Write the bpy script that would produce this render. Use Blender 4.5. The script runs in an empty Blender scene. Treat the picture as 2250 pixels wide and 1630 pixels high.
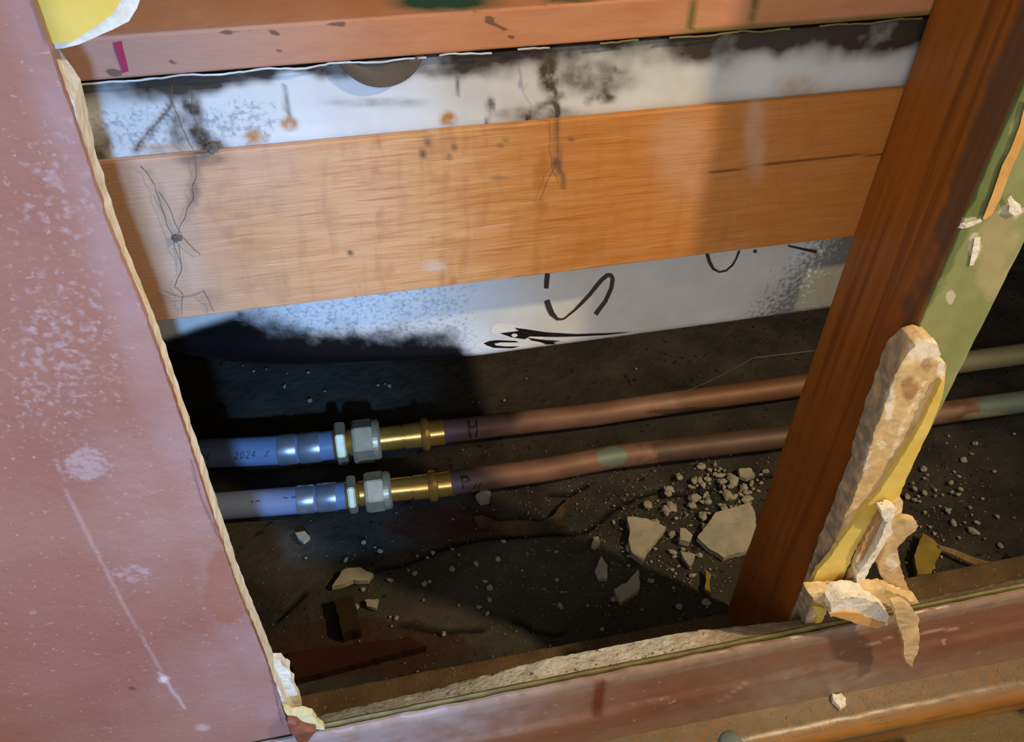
import bpy, bmesh, math, random
import numpy as np
from mathutils import Vector, Matrix, noise
from mathutils.bvhtree import BVHTree
random.seed(7)
S = bpy.context.scene
C = S.collection

# ------------------------------------------------------------------ camera
F = 1934.565; CX, CY = 1125., 815.
R = np.array([[0.97679344, -0.13660612, 0.16496466],
              [-0.21368732, -0.67395048, 0.70719763],
              [0.01457049, -0.72603686, -0.6875014]])
CAM = np.array([0.0, -0.36, 0.87])
cd = bpy.data.cameras.new('camera'); cam = bpy.data.objects.new('camera', cd); C.objects.link(cam)
cd.sensor_width = 36.0; cd.lens = F / 2250 * 36; cd.clip_start = 0.01; cd.clip_end = 50
M = Matrix.Identity(4)
for i in range(3):
    M[i][0] = R[i, 0]; M[i][1] = -R[i, 1]; M[i][2] = -R[i, 2]; M[i][3] = CAM[i]
cam.matrix_world = M
S.camera = cam

# ------------------------------------------------------------------ light
S.view_settings.view_transform = 'Standard'; S.view_settings.look = 'None'
S.view_settings.gamma = 1; S.view_settings.use_curve_mapping = False
S.view_settings.exposure = 0.35
w = bpy.data.worlds.new('world'); S.world = w; w.use_nodes = True
w.node_tree.nodes['Background'].inputs[0].default_value = (1.0, 0.90, 0.80, 1)
w.node_tree.nodes['Background'].inputs[1].default_value = 0.40
def aim(o, tgt):
    o.rotation_euler = (Vector(tgt) - o.location).to_track_quat('-Z', 'Y').to_euler()
def spot(name, loc, tgt, energy, col, half, blend, rad):
    l = bpy.data.lights.new(name, 'SPOT'); l.energy = energy; l.color = col
    l.spot_size = math.radians(2 * half); l.spot_blend = blend; l.shadow_soft_size = rad
    o = bpy.data.objects.new(name, l); C.objects.link(o); o.location = loc; aim(o, tgt); return o
# work lamp, warm, high on the right in front of the wall
spot('warm_work_lamp', (1.15, -0.59, 1.50), (0.34, 0.04, 0.46), 62, (1.0, 0.76, 0.44), 27, 0.8, 0.03)
# blue daylight from behind the viewer, spot narrowed to the lit patch
db = spot('daylight_beam', (0.20, -1.70, 1.28), (-0.115, 0.15, 0.36), 150, (0.22, 0.50, 1.0), 13.0, 0.75, 0.04); db.scale = (0.55, 1, 1)
# large window behind the viewer
l = bpy.data.lights.new('window_light', 'AREA'); l.shape = 'RECTANGLE'; l.size = 1.2; l.size_y = 1.0; l.energy = 9; l.color = (0.86, 0.88, 1.0)
o = bpy.data.objects.new('window_light', l); C.objects.link(o); o.location = (-0.9, -1.9, 1.7); aim(o, (-0.1, 0, 0.5))

# ------------------------------------------------------------------ projection helpers
def ray(x, y):
    return R @ np.array([x - CX, y - CY, F]) / F
def onY(x, y, Y):
    r = ray(x, y); return CAM + r * ((Y - CAM[1]) / r[1])
def onZ(x, y, Z):
    r = ray(x, y); return CAM + r * ((Z - CAM[2]) / r[2])
def onX(x, y, X):
    r = ray(x, y); return CAM + r * ((X - CAM[0]) / r[0])
def topx(P):                      # world points (n,3) -> photo pixels
    q = (P - CAM) @ R
    return q[:, 0] / q[:, 2] * F + CX, q[:, 1] / q[:, 2] * F + CY
def ss(a, b, x):
    t = np.clip((x - a) / (b - a + 1e-12), 0, 1); return t * t * (3 - 2 * t)
def nz(P, s, seed=0.0):
    return np.array([noise.fractal(Vector((p[0] * s + seed, p[1] * s, p[2] * s)), 0.8, 2.1, 4) for p in P])
def pdist(x, y, line):            # distance of pixels to a polyline
    d = np.full(x.shape, 1e9)
    for (x0, y0), (x1, y1) in zip(line[:-1], line[1:]):
        dx, dy = x1 - x0, y1 - y0; t = np.clip(((x - x0) * dx + (y - y0) * dy) / (dx * dx + dy * dy + 1e-9), 0, 1)
        d = np.minimum(d, np.hypot(x - x0 - t * dx, y - y0 - t * dy))
    return d
def blob(x, y, cx, cy, rx, ry, soft=0.5):
    return 1 - ss(1 - soft, 1 + soft, np.hypot((x - cx) / rx, (y - cy) / ry))

# ------------------------------------------------------------------ object helpers
def lin(h):
    h = h.lstrip('#'); v = [int(h[i:i + 2], 16) / 255 for i in (0, 2, 4)]
    return tuple((c / 12.92 if c <= .04045 else ((c + .055) / 1.055) ** 2.4) for c in v) + (1,)
def tag(o, label=None, cat=None, group=None, kind=None):
    if label: o['label'] = label
    if cat: o['category'] = cat
    if group: o['group'] = group
    if kind: o['kind'] = kind
    return o
def empty(name, loc, label, cat, group=None):
    o = bpy.data.objects.new(name, None); C.objects.link(o); o.location = loc; o.empty_display_size = .02
    return tag(o, label, cat, group)
def link(name, bm, mat, parent=None, smooth=False, sharp=None):
    me = bpy.data.meshes.new(name)
    bmesh.ops.recalc_face_normals(bm, faces=bm.faces)
    P = [v.co for v in bm.verts]
    if parent is None:
        mn = [min(p[i] for p in P) for i in range(3)]; mx = [max(p[i] for p in P) for i in range(3)]
        org = Vector(((mn[0] + mx[0]) / 2, (mn[1] + mx[1]) / 2, mn[2]))
    else:
        org = wpos(parent)
    for v in bm.verts: v.co -= org
    if smooth:
        for f in bm.faces: f.smooth = True
        if sharp:
            for e in bm.edges:
                if len(e.link_faces) == 2 and e.calc_face_angle(0) > sharp: e.smooth = False
    bm.to_mesh(me); bm.free()
    o = bpy.data.objects.new(name, me); C.objects.link(o)
    if parent is None: o.location = org
    else: o.parent = parent
    me.materials.append(mat)
    return o
def wpos(o):
    v = Vector((0, 0, 0))
    while o: v = v + o.location; o = o.parent
    return v
def verts(o):
    me = o.data; a = np.empty(len(me.vertices) * 3); me.vertices.foreach_get('co', a)
    return a.reshape(-1, 3) + np.array(wpos(o))
def setattr_f(o, name, vals):
    at = o.data.attributes.new(name, 'FLOAT', 'POINT'); at.data.foreach_set('value', np.clip(vals, 0, 1).astype(np.float32))
def slab(outline, axis, a, b, cell=None, amp=0.0, freq=60, jag=0.0, seed=0, flat_front=False):
    """prism of a 2d outline; axis 'Y' outline=(x,z) between y=a..b, axis 'Z' outline=(x,y)"""
    pts = [tuple(p) for p in outline]
    if jag:
        out = []
        for i, p in enumerate(pts):
            q = pts[(i + 1) % len(pts)]; L = math.hypot(q[0] - p[0], q[1] - p[1]); n = max(1, int(L / 0.004))
            for k in range(n):
                t = k / n; x = p[0] + (q[0] - p[0]) * t; y = p[1] + (q[1] - p[1]) * t
                v = noise.fractal(Vector((x * 140 + seed, y * 140, seed)), 1, 2, 3) * jag
                nx, ny = -(q[1] - p[1]) / (L + 1e-9), (q[0] - p[0]) / (L + 1e-9)
                out.append((x + nx * v, y + ny * v))
        pts = out
    bm = bmesh.new()
    mk = (lambda p, c: (p[0], c, p[1])) if axis == 'Y' else (lambda p, c: (p[0], p[1], c))
    va = [bm.verts.new(mk(p, a)) for p in pts]; vb = [bm.verts.new(mk(p, b)) for p in pts]
    n = len(pts)
    bm.faces.new(va); bm.faces.new(vb[::-1])
    for i in range(n): bm.faces.new((va[i], vb[i], vb[(i + 1) % n], va[(i + 1) % n]))
    if cell:
        xs = [v.co.x for v in bm.verts]; cut(bm, 0, min(xs), max(xs), cell)
        j = 2 if axis == 'Y' else 1
        ys = [v.co[j] for v in bm.verts]; cut(bm, j, min(ys), max(ys), cell)
        k = 1 if axis == 'Y' else 2
        zs = [v.co[k] for v in bm.verts]
        if max(zs) - min(zs) > cell * 1.5: cut(bm, k, min(zs), max(zs), cell)
        bmesh.ops.triangulate(bm, faces=[f for f in bm.faces if len(f.verts) > 4])
    if amp:
        for v in bm.verts:
            if flat_front and abs((v.co.y if axis == 'Y' else v.co.z) - a) < 1e-6: continue
            d = (noise.noise_vector(v.co * freq * .6 + Vector((seed, 0, 0))) * .6 + noise.noise_vector(v.co * freq * 1.9 + Vector((0, seed, 0))) * .45 + noise.noise_vector(v.co * freq * 4.1) * .25) * amp
            v.co += d
    return bm
def cut(bm, ax, lo, hi, cell):
    n = int((hi - lo) / cell); no = [0, 0, 0]; no[ax] = 1
    for i in range(1, n):
        co = [0, 0, 0]; co[ax] = lo + (hi - lo) * i / n
        bmesh.ops.bisect_plane(bm, geom=bm.verts[:] + bm.edges[:] + bm.faces[:], plane_co=co, plane_no=no, dist=1e-6)
def grid(nx, ny, fn):
    bm = bmesh.new(); V = [[bm.verts.new(fn(i / nx, j / ny)) for j in range(ny + 1)] for i in range(nx + 1)]
    for i in range(nx):
        for j in range(ny): bm.faces.new((V[i][j], V[i + 1][j], V[i + 1][j + 1], V[i][j + 1]))
    return bm
def gridbox(x0, x1, y0, y1, z0, z1, cx, cy, cz, bev=0.002):
    bm = bmesh.new(); bmesh.ops.create_cube(bm, size=1)
    for v in bm.verts: v.co = ((x0 + x1) / 2 + v.co.x * (x1 - x0), (y0 + y1) / 2 + v.co.y * (y1 - y0), (z0 + z1) / 2 + v.co.z * (z1 - z0))
    if bev: bmesh.ops.bevel(bm, geom=bm.edges[:], offset=bev, segments=3, affect='EDGES', profile=.5)
    if cx: cut(bm, 0, x0, x1, cx)
    if cy: cut(bm, 1, y0, y1, cy)
    if cz: cut(bm, 2, z0, z1, cz)
    return bm
def profile_x(pts, x0, x1, cell, tilt=0.0):
    """closed (y,z) profile extruded along x"""
    bm = bmesh.new(); n = max(1, int((x1 - x0) / cell)); rows = []
    for i in range(n + 1):
        x = x0 + (x1 - x0) * i / n
        rows.append([bm.verts.new((x, p[0], p[1] + tilt * x)) for p in pts])
    m = len(pts)
    for i in range(n):
        for j in range(m): bm.faces.new((rows[i][j], rows[i + 1][j], rows[i + 1][(j + 1) % m], rows[i][(j + 1) % m]))
    bm.faces.new(rows[0]); bm.faces.new(rows[-1][::-1])
    return bm
def dens(pts, d):
    out = []
    for i, p in enumerate(pts):
        q = pts[(i + 1) % len(pts)]; L = math.hypot(q[0] - p[0], q[1] - p[1]); n = max(1, int(L / d))
        for k in range(n): out.append((p[0] + (q[0] - p[0]) * k / n, p[1] + (q[1] - p[1]) * k / n))
    return out
def lathe(axis_pts, prof, seg=32, hexa=False, caps=True, rot=0.0):
    """sweep: prof = [(t, r)], t in metres along the polyline axis_pts"""
    P = [Vector(p) for p in axis_pts]; L = [0]
    for a, b in zip(P[:-1], P[1:]): L.append(L[-1] + (b - a).length)
    def at(t):
        if t <= 0: return P[0] + (P[1] - P[0]).normalized() * t, (P[1] - P[0]).normalized()
        for i in range(len(P) - 1):
            if t <= L[i + 1] or i == len(P) - 2:
                d = (P[i + 1] - P[i]).normalized(); return P[i] + d * (t - L[i]), d
    bm = bmesh.new(); rings = []; n = 6 if hexa else seg
    for t, r in prof:
        c, d = at(t); u = Vector((0, 0, 1)); u = (u - d * u.dot(d)).normalized(); v = d.cross(u)
        rings.append([bm.verts.new(c + (u * math.cos(2 * math.pi * k / n + rot) + v * math.sin(2 * math.pi * k / n + rot)) * r) for k in range(n)])
    for a, b in zip(rings[:-1], rings[1:]):
        for k in range(n): bm.faces.new((a[k], a[(k + 1) % n], b[(k + 1) % n], b[k]))
    if caps: bm.faces.new(rings[0]); bm.faces.new(rings[-1][::-1])
    return bm
def tubes(lines, r, seg=5):
    bm = bmesh.new()
    for ln in lines:
        P = [Vector(p) for p in ln]; prev = None
        for i, p in enumerate(P):
            d = (P[min(i + 1, len(P) - 1)] - P[max(i - 1, 0)]).normalized(); u = d.orthogonal().normalized(); v = d.cross(u)
            ring = [bm.verts.new(p + (u * math.cos(2 * math.pi * k / seg) + v * math.sin(2 * math.pi * k / seg)) * r) for k in range(seg)]
            if prev:
                for k in range(seg): bm.faces.new((prev[k], prev[(k + 1) % seg], ring[(k + 1) % seg], ring[k]))
            prev = ring
    return bm
def bvh(objs):
    vs, fs = [], []
    for o in (objs if isinstance(objs, list) else [objs]):
        b = len(vs); V = verts(o); vs += [Vector(p) for p in V]; fs += [[i + b for i in p.vertices] for p in o.data.polygons]
    return BVHTree.FromPolygons(vs, fs)
def cast(t, x, y):
    r = ray(x, y); h = t.ray_cast(Vector(CAM), Vector(r).normalized())
    return (h[0], h[1]) if h[0] is not None else (None, None)
def ribbons(t, strokes, off=0.0004, step=3.0):
    """strokes of [(px,py,width_px)] laid on a surface"""
    bm = bmesh.new()
    for st in strokes:
        pts = []
        for a, b in zip(st[:-1], st[1:]):
            n = max(1, int(math.hypot(b[0] - a[0], b[1] - a[1]) / step))
            for k in range(n): pts.append([a[i] + (b[i] - a[i]) * k / n for i in range(3)])
        pts.append(list(st[-1])); prev = None
        for i, p in enumerate(pts):
            a = pts[max(i - 2, 0)]; b = pts[min(i + 2, len(pts) - 1)]
            dx, dy = b[0] - a[0], b[1] - a[1]; L = math.hypot(dx, dy) + 1e-9; nx, ny = -dy / L * p[2] / 2, dx / L * p[2] / 2
            q = []
            for k in (-1, 1):
                h, n_ = cast(t, p[0] + nx * k, p[1] + ny * k)
                if h is None: q = None; break
                if n_.dot(Vector(CAM) - h) < 0: n_ = -n_
                q.append(bm.verts.new(h + n_ * off))
            if q and prev: bm.faces.new((prev[0], prev[1], q[1], q[0]))
            prev = q
    return bm
def patch(t, poly, off=0.0004, cell=4.0):
    """filled pixel polygon laid on a surface"""
    bm = bmesh.new(); vs = [bm.verts.new((x, y, 0)) for x, y in poly]; bm.faces.new(vs)
    xs = [p[0] for p in poly]; ys = [p[1] for p in poly]
    cut(bm, 0, min(xs), max(xs), cell); cut(bm, 1, min(ys), max(ys), cell)
    bmesh.ops.triangulate(bm, faces=bm.faces[:])
    bad = []
    for v in bm.verts:
        h, n_ = cast(t, v.co.x, v.co.y)
        if h is None: bad.append(v); continue
        if n_.dot(Vector(CAM) - h) < 0: n_ = -n_
        v.co = h + n_ * off
    if bad: bmesh.ops.delete(bm, geom=bad, context='VERTS')
    return bm
def merge(*bms):
    out = bmesh.new(); me = bpy.data.meshes.new('tmp')
    for b in bms: b.to_mesh(me); out.from_mesh(me); b.free()
    bpy.data.meshes.remove(me); return out

# ------------------------------------------------------------------ materials
def material(name, base, base2=None, scale=(1, 1, 1), nscale=8, rough=.6, spec=.4, metal=0, bump=0, bscale=60, layers=(), detail=6, dist=0.0,
             speck=None, contrast=(.35, .65), brough=0.0, streak=None):
    """base<->base2 by stretched noise, then layers [(attribute, colour, noise_scale)] and specks"""
    m = bpy.data.materials.new(name); m.use_nodes = True; nt = m.node_tree; N = nt.nodes; L = nt.links
    bs = N['Principled BSDF']; bs.inputs['Roughness'].default_value = rough; bs.inputs['Metallic'].default_value = metal
    bs.inputs['Specular IOR Level'].default_value = spec
    tc = N.new('ShaderNodeTexCoord'); mp = N.new('ShaderNodeMapping'); mp.inputs['Scale'].default_value = scale
    L.new(tc.outputs['Object'], mp.inputs['Vector'])
    def nse(sc, vec=mp, det=detail, ds=dist):
        n = N.new('ShaderNodeTexNoise'); n.inputs['Scale'].default_value = sc; n.inputs['Detail'].default_value = det; n.inputs['Distortion'].default_value = ds
        L.new(vec.outputs['Vector'] if vec is mp else tc.outputs['Object'], n.inputs['Vector']); return n
    def ramp(src, a, b, c0, c1):
        r = N.new('ShaderNodeValToRGB'); r.color_ramp.elements[0].position = a; r.color_ramp.elements[1].position = b
        r.color_ramp.elements[0].color = c0; r.color_ramp.elements[1].color = c1; L.new(src, r.inputs[0]); return r
    def mix(fac, a, b):
        x = N.new('ShaderNodeMix'); x.data_type = 'RGBA'; L.new(fac, x.inputs['Factor'])
        for s, v in ((6, a), (7, b)):
            if isinstance(v, tuple): x.inputs[s].default_value = v
            else: L.new(v, x.inputs[s])
        return x.outputs[2]
    def math_(op, a, b):
        x = N.new('ShaderNodeMath'); x.operation = op; x.use_clamp = True
        for i, v in enumerate((a, b)):
            if isinstance(v, (int, float)): x.inputs[i].default_value = v
            else: L.new(v, x.inputs[i])
        return x.outputs[0]
    B0 = lin(base); cur = B0
    n1 = nse(nscale)
    if base2: cur = ramp(n1.outputs['Fac'], contrast[0], contrast[1], B0, lin(base2)).outputs[0]
    if speck:                                    # (colour, scale, threshold)
        for col, sc, th in speck:
            n2 = nse(sc, vec=tc, det=3); r = ramp(n2.outputs['Fac'], th, th + .04, (0, 0, 0, 1), (1, 1, 1, 1))
            cur = mix(r.outputs[0], cur, lin(col))
    if streak:                                   # (colour, scale vector, lo, hi, strength)
        for col, vec, lo_, hi_, st_ in streak:
            mq = N.new('ShaderNodeMapping'); mq.inputs['Scale'].default_value = vec; L.new(tc.outputs['Object'], mq.inputs['Vector'])
            nq = N.new('ShaderNodeTexNoise'); nq.inputs['Scale'].default_value = 1; nq.inputs['Detail'].default_value = 5; nq.inputs['Distortion'].default_value = .3
            L.new(mq.outputs[0], nq.inputs['Vector']); rq = ramp(nq.outputs['Fac'], lo_, hi_, (0, 0, 0, 1), (st_, st_, st_, 1)); cur = mix(rq.outputs[0], cur, lin(col))
    for at, col, sc in layers:
        a = N.new('ShaderNodeAttribute'); a.attribute_name = at
        if sc and sc < 0:                        # soft: attribute modulated by noise
            n3 = nse(-sc, vec=tc, det=7); q = math_('MULTIPLY', n3.outputs['Fac'], 1.5); q = N.new('ShaderNodeMapRange'); L.new(n3.outputs['Fac'], q.inputs[0])
            q.inputs[1].default_value = .32; q.inputs[2].default_value = .62; q.inputs[3].default_value = .55; q.inputs[4].default_value = 1.35
            s = math_('MULTIPLY', a.outputs['Fac'], q.outputs[0])
        elif sc:
            n3 = nse(sc, vec=tc, det=6)
            # threshold noise by the attribute so the stain breaks up
            s = math_('ADD', a.outputs['Fac'], n3.outputs['Fac']); s = math_('SUBTRACT', s, .78)
            s = math_('MULTIPLY', s, 3.2); g = math_('GREATER_THAN', a.outputs['Fac'], 0.01); s = math_('MULTIPLY', s, g)
        else: s = a.outputs['Fac']
        cur = mix(s, cur, lin(col))
    if isinstance(cur, tuple): bs.inputs['Base Color'].default_value = cur
    else: L.new(cur, bs.inputs['Base Color'])
    if bump:
        nb = nse(bscale, vec=mp, det=8); bp = N.new('ShaderNodeBump'); bp.inputs['Strength'].default_value = bump; bp.inputs['Distance'].default_value = .002
        L.new(nb.outputs['Fac'], bp.inputs['Height']); L.new(bp.outputs[0], bs.inputs['Normal'])
    if brough:
        nr = nse(14, vec=tc, det=5); mr = N.new('ShaderNodeMapRange'); mr.inputs[1].default_value = .35; mr.inputs[2].default_value = .65
        mr.inputs[3].default_value = rough; mr.inputs[4].default_value = rough + brough
        L.new(nr.outputs['Fac'], mr.inputs[0]); L.new(mr.outputs[0], bs.inputs['Roughness'])
    return m
m_board = material('brown_gloss_paint', '925f50', '9c6c5c', nscale=9, rough=.30, spec=.45, bump=.25, bscale=170, brough=.22,
                   speck=[('a8847a', 330, .66), ('a47c70', 150, .70)],
                   layers=[('dust', 'b09492', 300), ('pale', 'a8908e', -25), ('stain', '94583a', 0), ('scratch', 'd8c4c0', 0), ('dark', '4a3840', 0)])
m_skirt = material('brown_skirting_paint', '7a4e38', '885e46', scale=(.4, 1, 1), nscale=16, rough=.27, spec=.5, bump=.35, bscale=90, brough=.25,
                   speck=[('9c8070', 120, .67)],
                   layers=[('dust', '8e8070', -90), ('pale', 'a09292', -50), ('stain', '62231a', 0), ('line', 'd4b49c', 0)])
m_plaster = material('plaster_core', 'e4dfd2', 'c8c1ac', nscale=60, rough=.95, spec=.1, bump=.8, bscale=220, speck=[('6c675a', 150, .64), ('857c68', 330, .62)], layers=[('tan', 'c4a684', 90)])
m_cream = material('cream_cut_edge', 'e6e0d0', 'cfc6b0', nscale=120, rough=.9, spec=.1, bump=.5, bscale=200)
m_olive = material('olive_paint_edge', '7a6e3c', '5e5630', nscale=60, rough=.6, bump=.2)
m_yellow = material('yellow_paint', 'd8b850', 'e0c468', nscale=30, rough=.5, spec=.3, bump=.12, bscale=80)
m_yellowd = material('dull_yellow_paint', '96803a', '7c6828', nscale=40, rough=.8, spec=.1)
m_rail = material('rail_timber', 'b87c42', 'd2a068', scale=(1, 1, 14), nscale=16, rough=.6, spec=.25, streak=[('8a5426', (26, 1, 520), .54, .72, .7), ('8e5c30', (110, 1, 26), .52, .74, .45), ('deb88c', (30, 1, 300), .6, .72, .5)], bump=.25, bscale=60, contrast=(.3, .7),
                  layers=[('saw', '9c6230', 70), ('daylit_pink', 'c4a08a', -12), ('orange', 'b06a22', 0), ('grime_shade', '5c4a42', -90), ('crack', '4a2410', 0), ('paler', 'c8a890', -40), ('edge', '7c5026', 0)])
m_urail = material('upper_rail_timber', 'b0744c', 'bc8460', scale=(1, 1, 3), nscale=16, rough=.65, spec=.2, bump=.25, bscale=70,
                   layers=[('daylit_pink', 'a88678', 0), ('green', '2c4a3a', -50), ('red', '8c1f38', 0), ('grime_shade', '44362c', 140), ('moss', '5c5a2c', 0)])
m_stud = material('stud_timber', 'a05c1c', '8a4c12', scale=(6, 6, .45), nscale=22, rough=.5, spec=.3, bump=.25, bscale=30, contrast=(.25, .75), streak=[('4e2408', (60, 130, 5), .5, .66, .5)],
                  layers=[('grime_shade', '54402f', 40), ('redd', '6b3210', -20), ('grain', '5c2a0c', 0)])
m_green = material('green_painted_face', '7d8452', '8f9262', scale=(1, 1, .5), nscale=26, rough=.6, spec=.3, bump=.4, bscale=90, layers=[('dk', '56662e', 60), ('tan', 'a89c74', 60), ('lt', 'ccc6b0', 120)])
m_tub = material('white_tub_acrylic', 'cdd0d0', 'c0c0bc', nscale=20, rough=.45, spec=.22, bump=.0, 
                 layers=[('specks', '7a8490', 420), ('spray', '06080c', 0), ('grime_shade', '3c342c', -35), ('web', '4c4036', -120), ('rust', 'a8763c', -200), ('gs', '4c5040', 300)])
m_ink = material('black_marker_ink', '2c2624', '3a302e', nscale=50, rough=.5)
m_logo = material('printed_black', '0e0c0c', rough=.3)
m_white = material('printed_white', 'd8d4cc', rough=.5)
m_pex = material('grey_plastic_pipe', '7f90b4', '7888ac', nscale=20, rough=.42, spec=.4)
m_sleeve = material('steel_sleeve', 'ccd0d8', 'b0b4c0', nscale=40, rough=.34, metal=.7)
m_brass = material('brass', 'f0b858', 'e0a040', nscale=30, rough=.24, metal=.7, bump=.12, bscale=60)
m_nut = material('dull_brass_nut', 'd8c4a0', 'c4ae88', nscale=60, rough=.42, metal=.45, bump=.1)
m_copper = material('old_copper', '7e5c4a', '94705a', scale=(.5, 1, 1), nscale=40, rough=.55, metal=.25, spec=.4, bump=.1,
                    layers=[('mauve', '74565a', 0), ('mud', '6a4626', 60), ('patina', '6c8c7c', 90), ('pale', 'a49c70', 90), ('dirt', '3a3026', 60)])
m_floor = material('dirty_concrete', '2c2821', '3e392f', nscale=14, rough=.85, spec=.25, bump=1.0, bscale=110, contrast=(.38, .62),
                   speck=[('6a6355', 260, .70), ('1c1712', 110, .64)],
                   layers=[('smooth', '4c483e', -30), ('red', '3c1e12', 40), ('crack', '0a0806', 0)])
m_plate = material('dusty_plate_timber', '6e573c', '584630', nscale=26, rough=.85, spec=.2, bump=.8, bscale=160, speck=[('8c8068', 230, .68)])
m_dark = material('dark_void_wall', '0e0d0c', '14110f', rough=.95, spec=.05)  # unseen cavity walls, the void's darkness put into their colour
m_wood2 = material('dark_offcut', '3c2a1c', '2a1c12', nscale=20, rough=.9, spec=.1)
m_redwood = material('red_offcut', '3c1a0e', '28120a', scale=(.3, 1, 1), nscale=30, rough=.8, spec=.2)
m_chip = material('plaster_chip', '98917e', 'aca48e', nscale=50, rough=.95, spec=.1, bump=.4, bscale=180)
m_crumb = material('plaster_crumb', 'a39b88', '857c68', nscale=30, rough=.95, spec=.1)
m_paper = material('tan_torn_paper', 'dcc090', 'c6a674', nscale=60, rough=.95, spec=.1, bump=.8, bscale=130, speck=[('dccdaa', 90, .62)],
                   layers=[('white', 'e8e2d4', 200), ('gray', '8c7c6c', -110), ('brown', '9a7048', 60)])
m_wplaster = material('white_broken_plaster', 'ece6d8', 'dcd4c0', nscale=90, rough=.95, spec=.1, bump=1.0, bscale=200, speck=[('8c826c', 260, .66)])
m_peach = material('peach_paper', 'd2a468', 'c89858', nscale=30, rough=.85, spec=.15, bump=.2)
m_nose = material('varnished_timber', 'a4702c', '8a5a26', scale=(.25, 1, 1), nscale=36, rough=.35, spec=.5, bump=.2, streak=[('5c4424', (14, 260, 260), .55, .7, .6)], layers=[('dust', '75624a', -150), ('grey', '75705a', -50)],
                  speck=[('c4b490', 330, .70)])
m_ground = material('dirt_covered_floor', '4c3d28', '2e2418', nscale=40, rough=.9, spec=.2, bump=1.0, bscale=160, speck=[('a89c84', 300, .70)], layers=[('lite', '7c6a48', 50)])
m_greyp = material('grey_plastic', '6e7872', rough=.5)
m_web = material('dusty_cobweb', '5c5048', '70645a', nscale=80, rough=1, spec=0)
m_webl = material('pale_cobweb', '8c7c6c', rough=1, spec=0)
m_lump = material('brown_lump', '6c3c2a', '8c543c', nscale=80, rough=.6, bump=.5)
m_disc = material('disc_timber', '4c4032', '665848', nscale=30, rough=.9, bump=.4)
m_seal = material('white_sealant', 'c8d0d6', 'b0b0a8', nscale=50, rough=.6, layers=[('oliv', '77683c', 0)])

# ------------------------------------------------------------------ setting: floors, cavity walls
B = 0.0875; ZF = 0.0
CR = [[(1100, 1176), (1146, 1173), (1242, 1167), (1285, 1164), (1313, 1146), (1342, 1118), (1395, 1089), (1456, 1071)],
      [(1207, 1082), (1253, 1082), (1292, 1061)], [(827, 1249), (898, 1231), (970, 1200), (1040, 1182), (1100, 1176)],
      [(1130, 1360), (1153, 1367), (1171, 1381), (1220, 1392), (1240, 1385)], [(610, 1360), (660, 1310), (668, 1300)],
      [(880, 1370), (960, 1382), (1060, 1380)], [(1450, 1085), (1560, 1068), (1700, 1040)]]
bm = grid(420, 320, lambda u, v: (-0.35 + u * 1.75, 0.0 + v * 1.0, 0.0))
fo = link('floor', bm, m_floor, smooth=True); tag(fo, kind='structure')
P = verts(fo); X, Y_ = topx(P); me = fo.data
cr = np.zeros(len(P))
for ln in CR: cr = np.maximum(cr, 1 - ss(1.5, 9, pdist(X, Y_, ln)))
h = nz(P, 6, 3) * .003 + nz(P, 30, 9) * .0016 - cr * .005
h += ss(1000, 960, Y_) * 0 
h = h - .002
# slab-like step on the near side of the long crack
z = np.array([v for v in h])
P2 = verts(fo) - np.array(wpos(fo)); P2[:, 2] = z
me.vertices.foreach_set('co', P2.ravel()); me.update()
setattr_f(fo, 'crack', cr * .9)
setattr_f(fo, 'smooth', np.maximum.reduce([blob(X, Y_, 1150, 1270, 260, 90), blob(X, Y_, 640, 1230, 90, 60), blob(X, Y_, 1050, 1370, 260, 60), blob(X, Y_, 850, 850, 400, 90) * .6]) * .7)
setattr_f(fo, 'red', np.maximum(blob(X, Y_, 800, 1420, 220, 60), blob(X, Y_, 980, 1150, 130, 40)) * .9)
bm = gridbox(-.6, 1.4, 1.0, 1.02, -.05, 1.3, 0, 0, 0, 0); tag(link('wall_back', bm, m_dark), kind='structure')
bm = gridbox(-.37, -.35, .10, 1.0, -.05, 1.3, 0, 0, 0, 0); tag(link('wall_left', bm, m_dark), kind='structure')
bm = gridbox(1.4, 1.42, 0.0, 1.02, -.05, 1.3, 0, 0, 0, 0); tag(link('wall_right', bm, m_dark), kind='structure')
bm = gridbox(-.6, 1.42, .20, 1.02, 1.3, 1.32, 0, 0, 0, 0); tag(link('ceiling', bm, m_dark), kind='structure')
# room floor in front of the wall
bm = grid(260, 60, lambda u, v: (-0.6 + u * 1.9, -0.45 + v * 0.445, 0.012))
for v_ in bm.verts: v_.co.z += noise.fractal(v_.co * 70, 1, 2, 3) * .0015
rf = link('floor', bm, m_ground, smooth=True); tag(rf, kind='structure')
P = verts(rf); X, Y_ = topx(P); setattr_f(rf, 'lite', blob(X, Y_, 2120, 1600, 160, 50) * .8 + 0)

# ------------------------------------------------------------------ bottom plate
bm = gridbox(-.5, 1.2, 0.002, B, -.004, .030, .02, .012, 0, .002)
for v_ in bm.verts:
    if v_.co.z > .02: v_.co.z += noise.fractal(v_.co * 60, 1, 2, 3) * .0012
bp = link('bottom_plate', bm, m_plate, smooth=True, sharp=.6)
tag(bp, 'dusty brown timber bottom plate lying along the floor inside the wall opening', 'timber')

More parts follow.
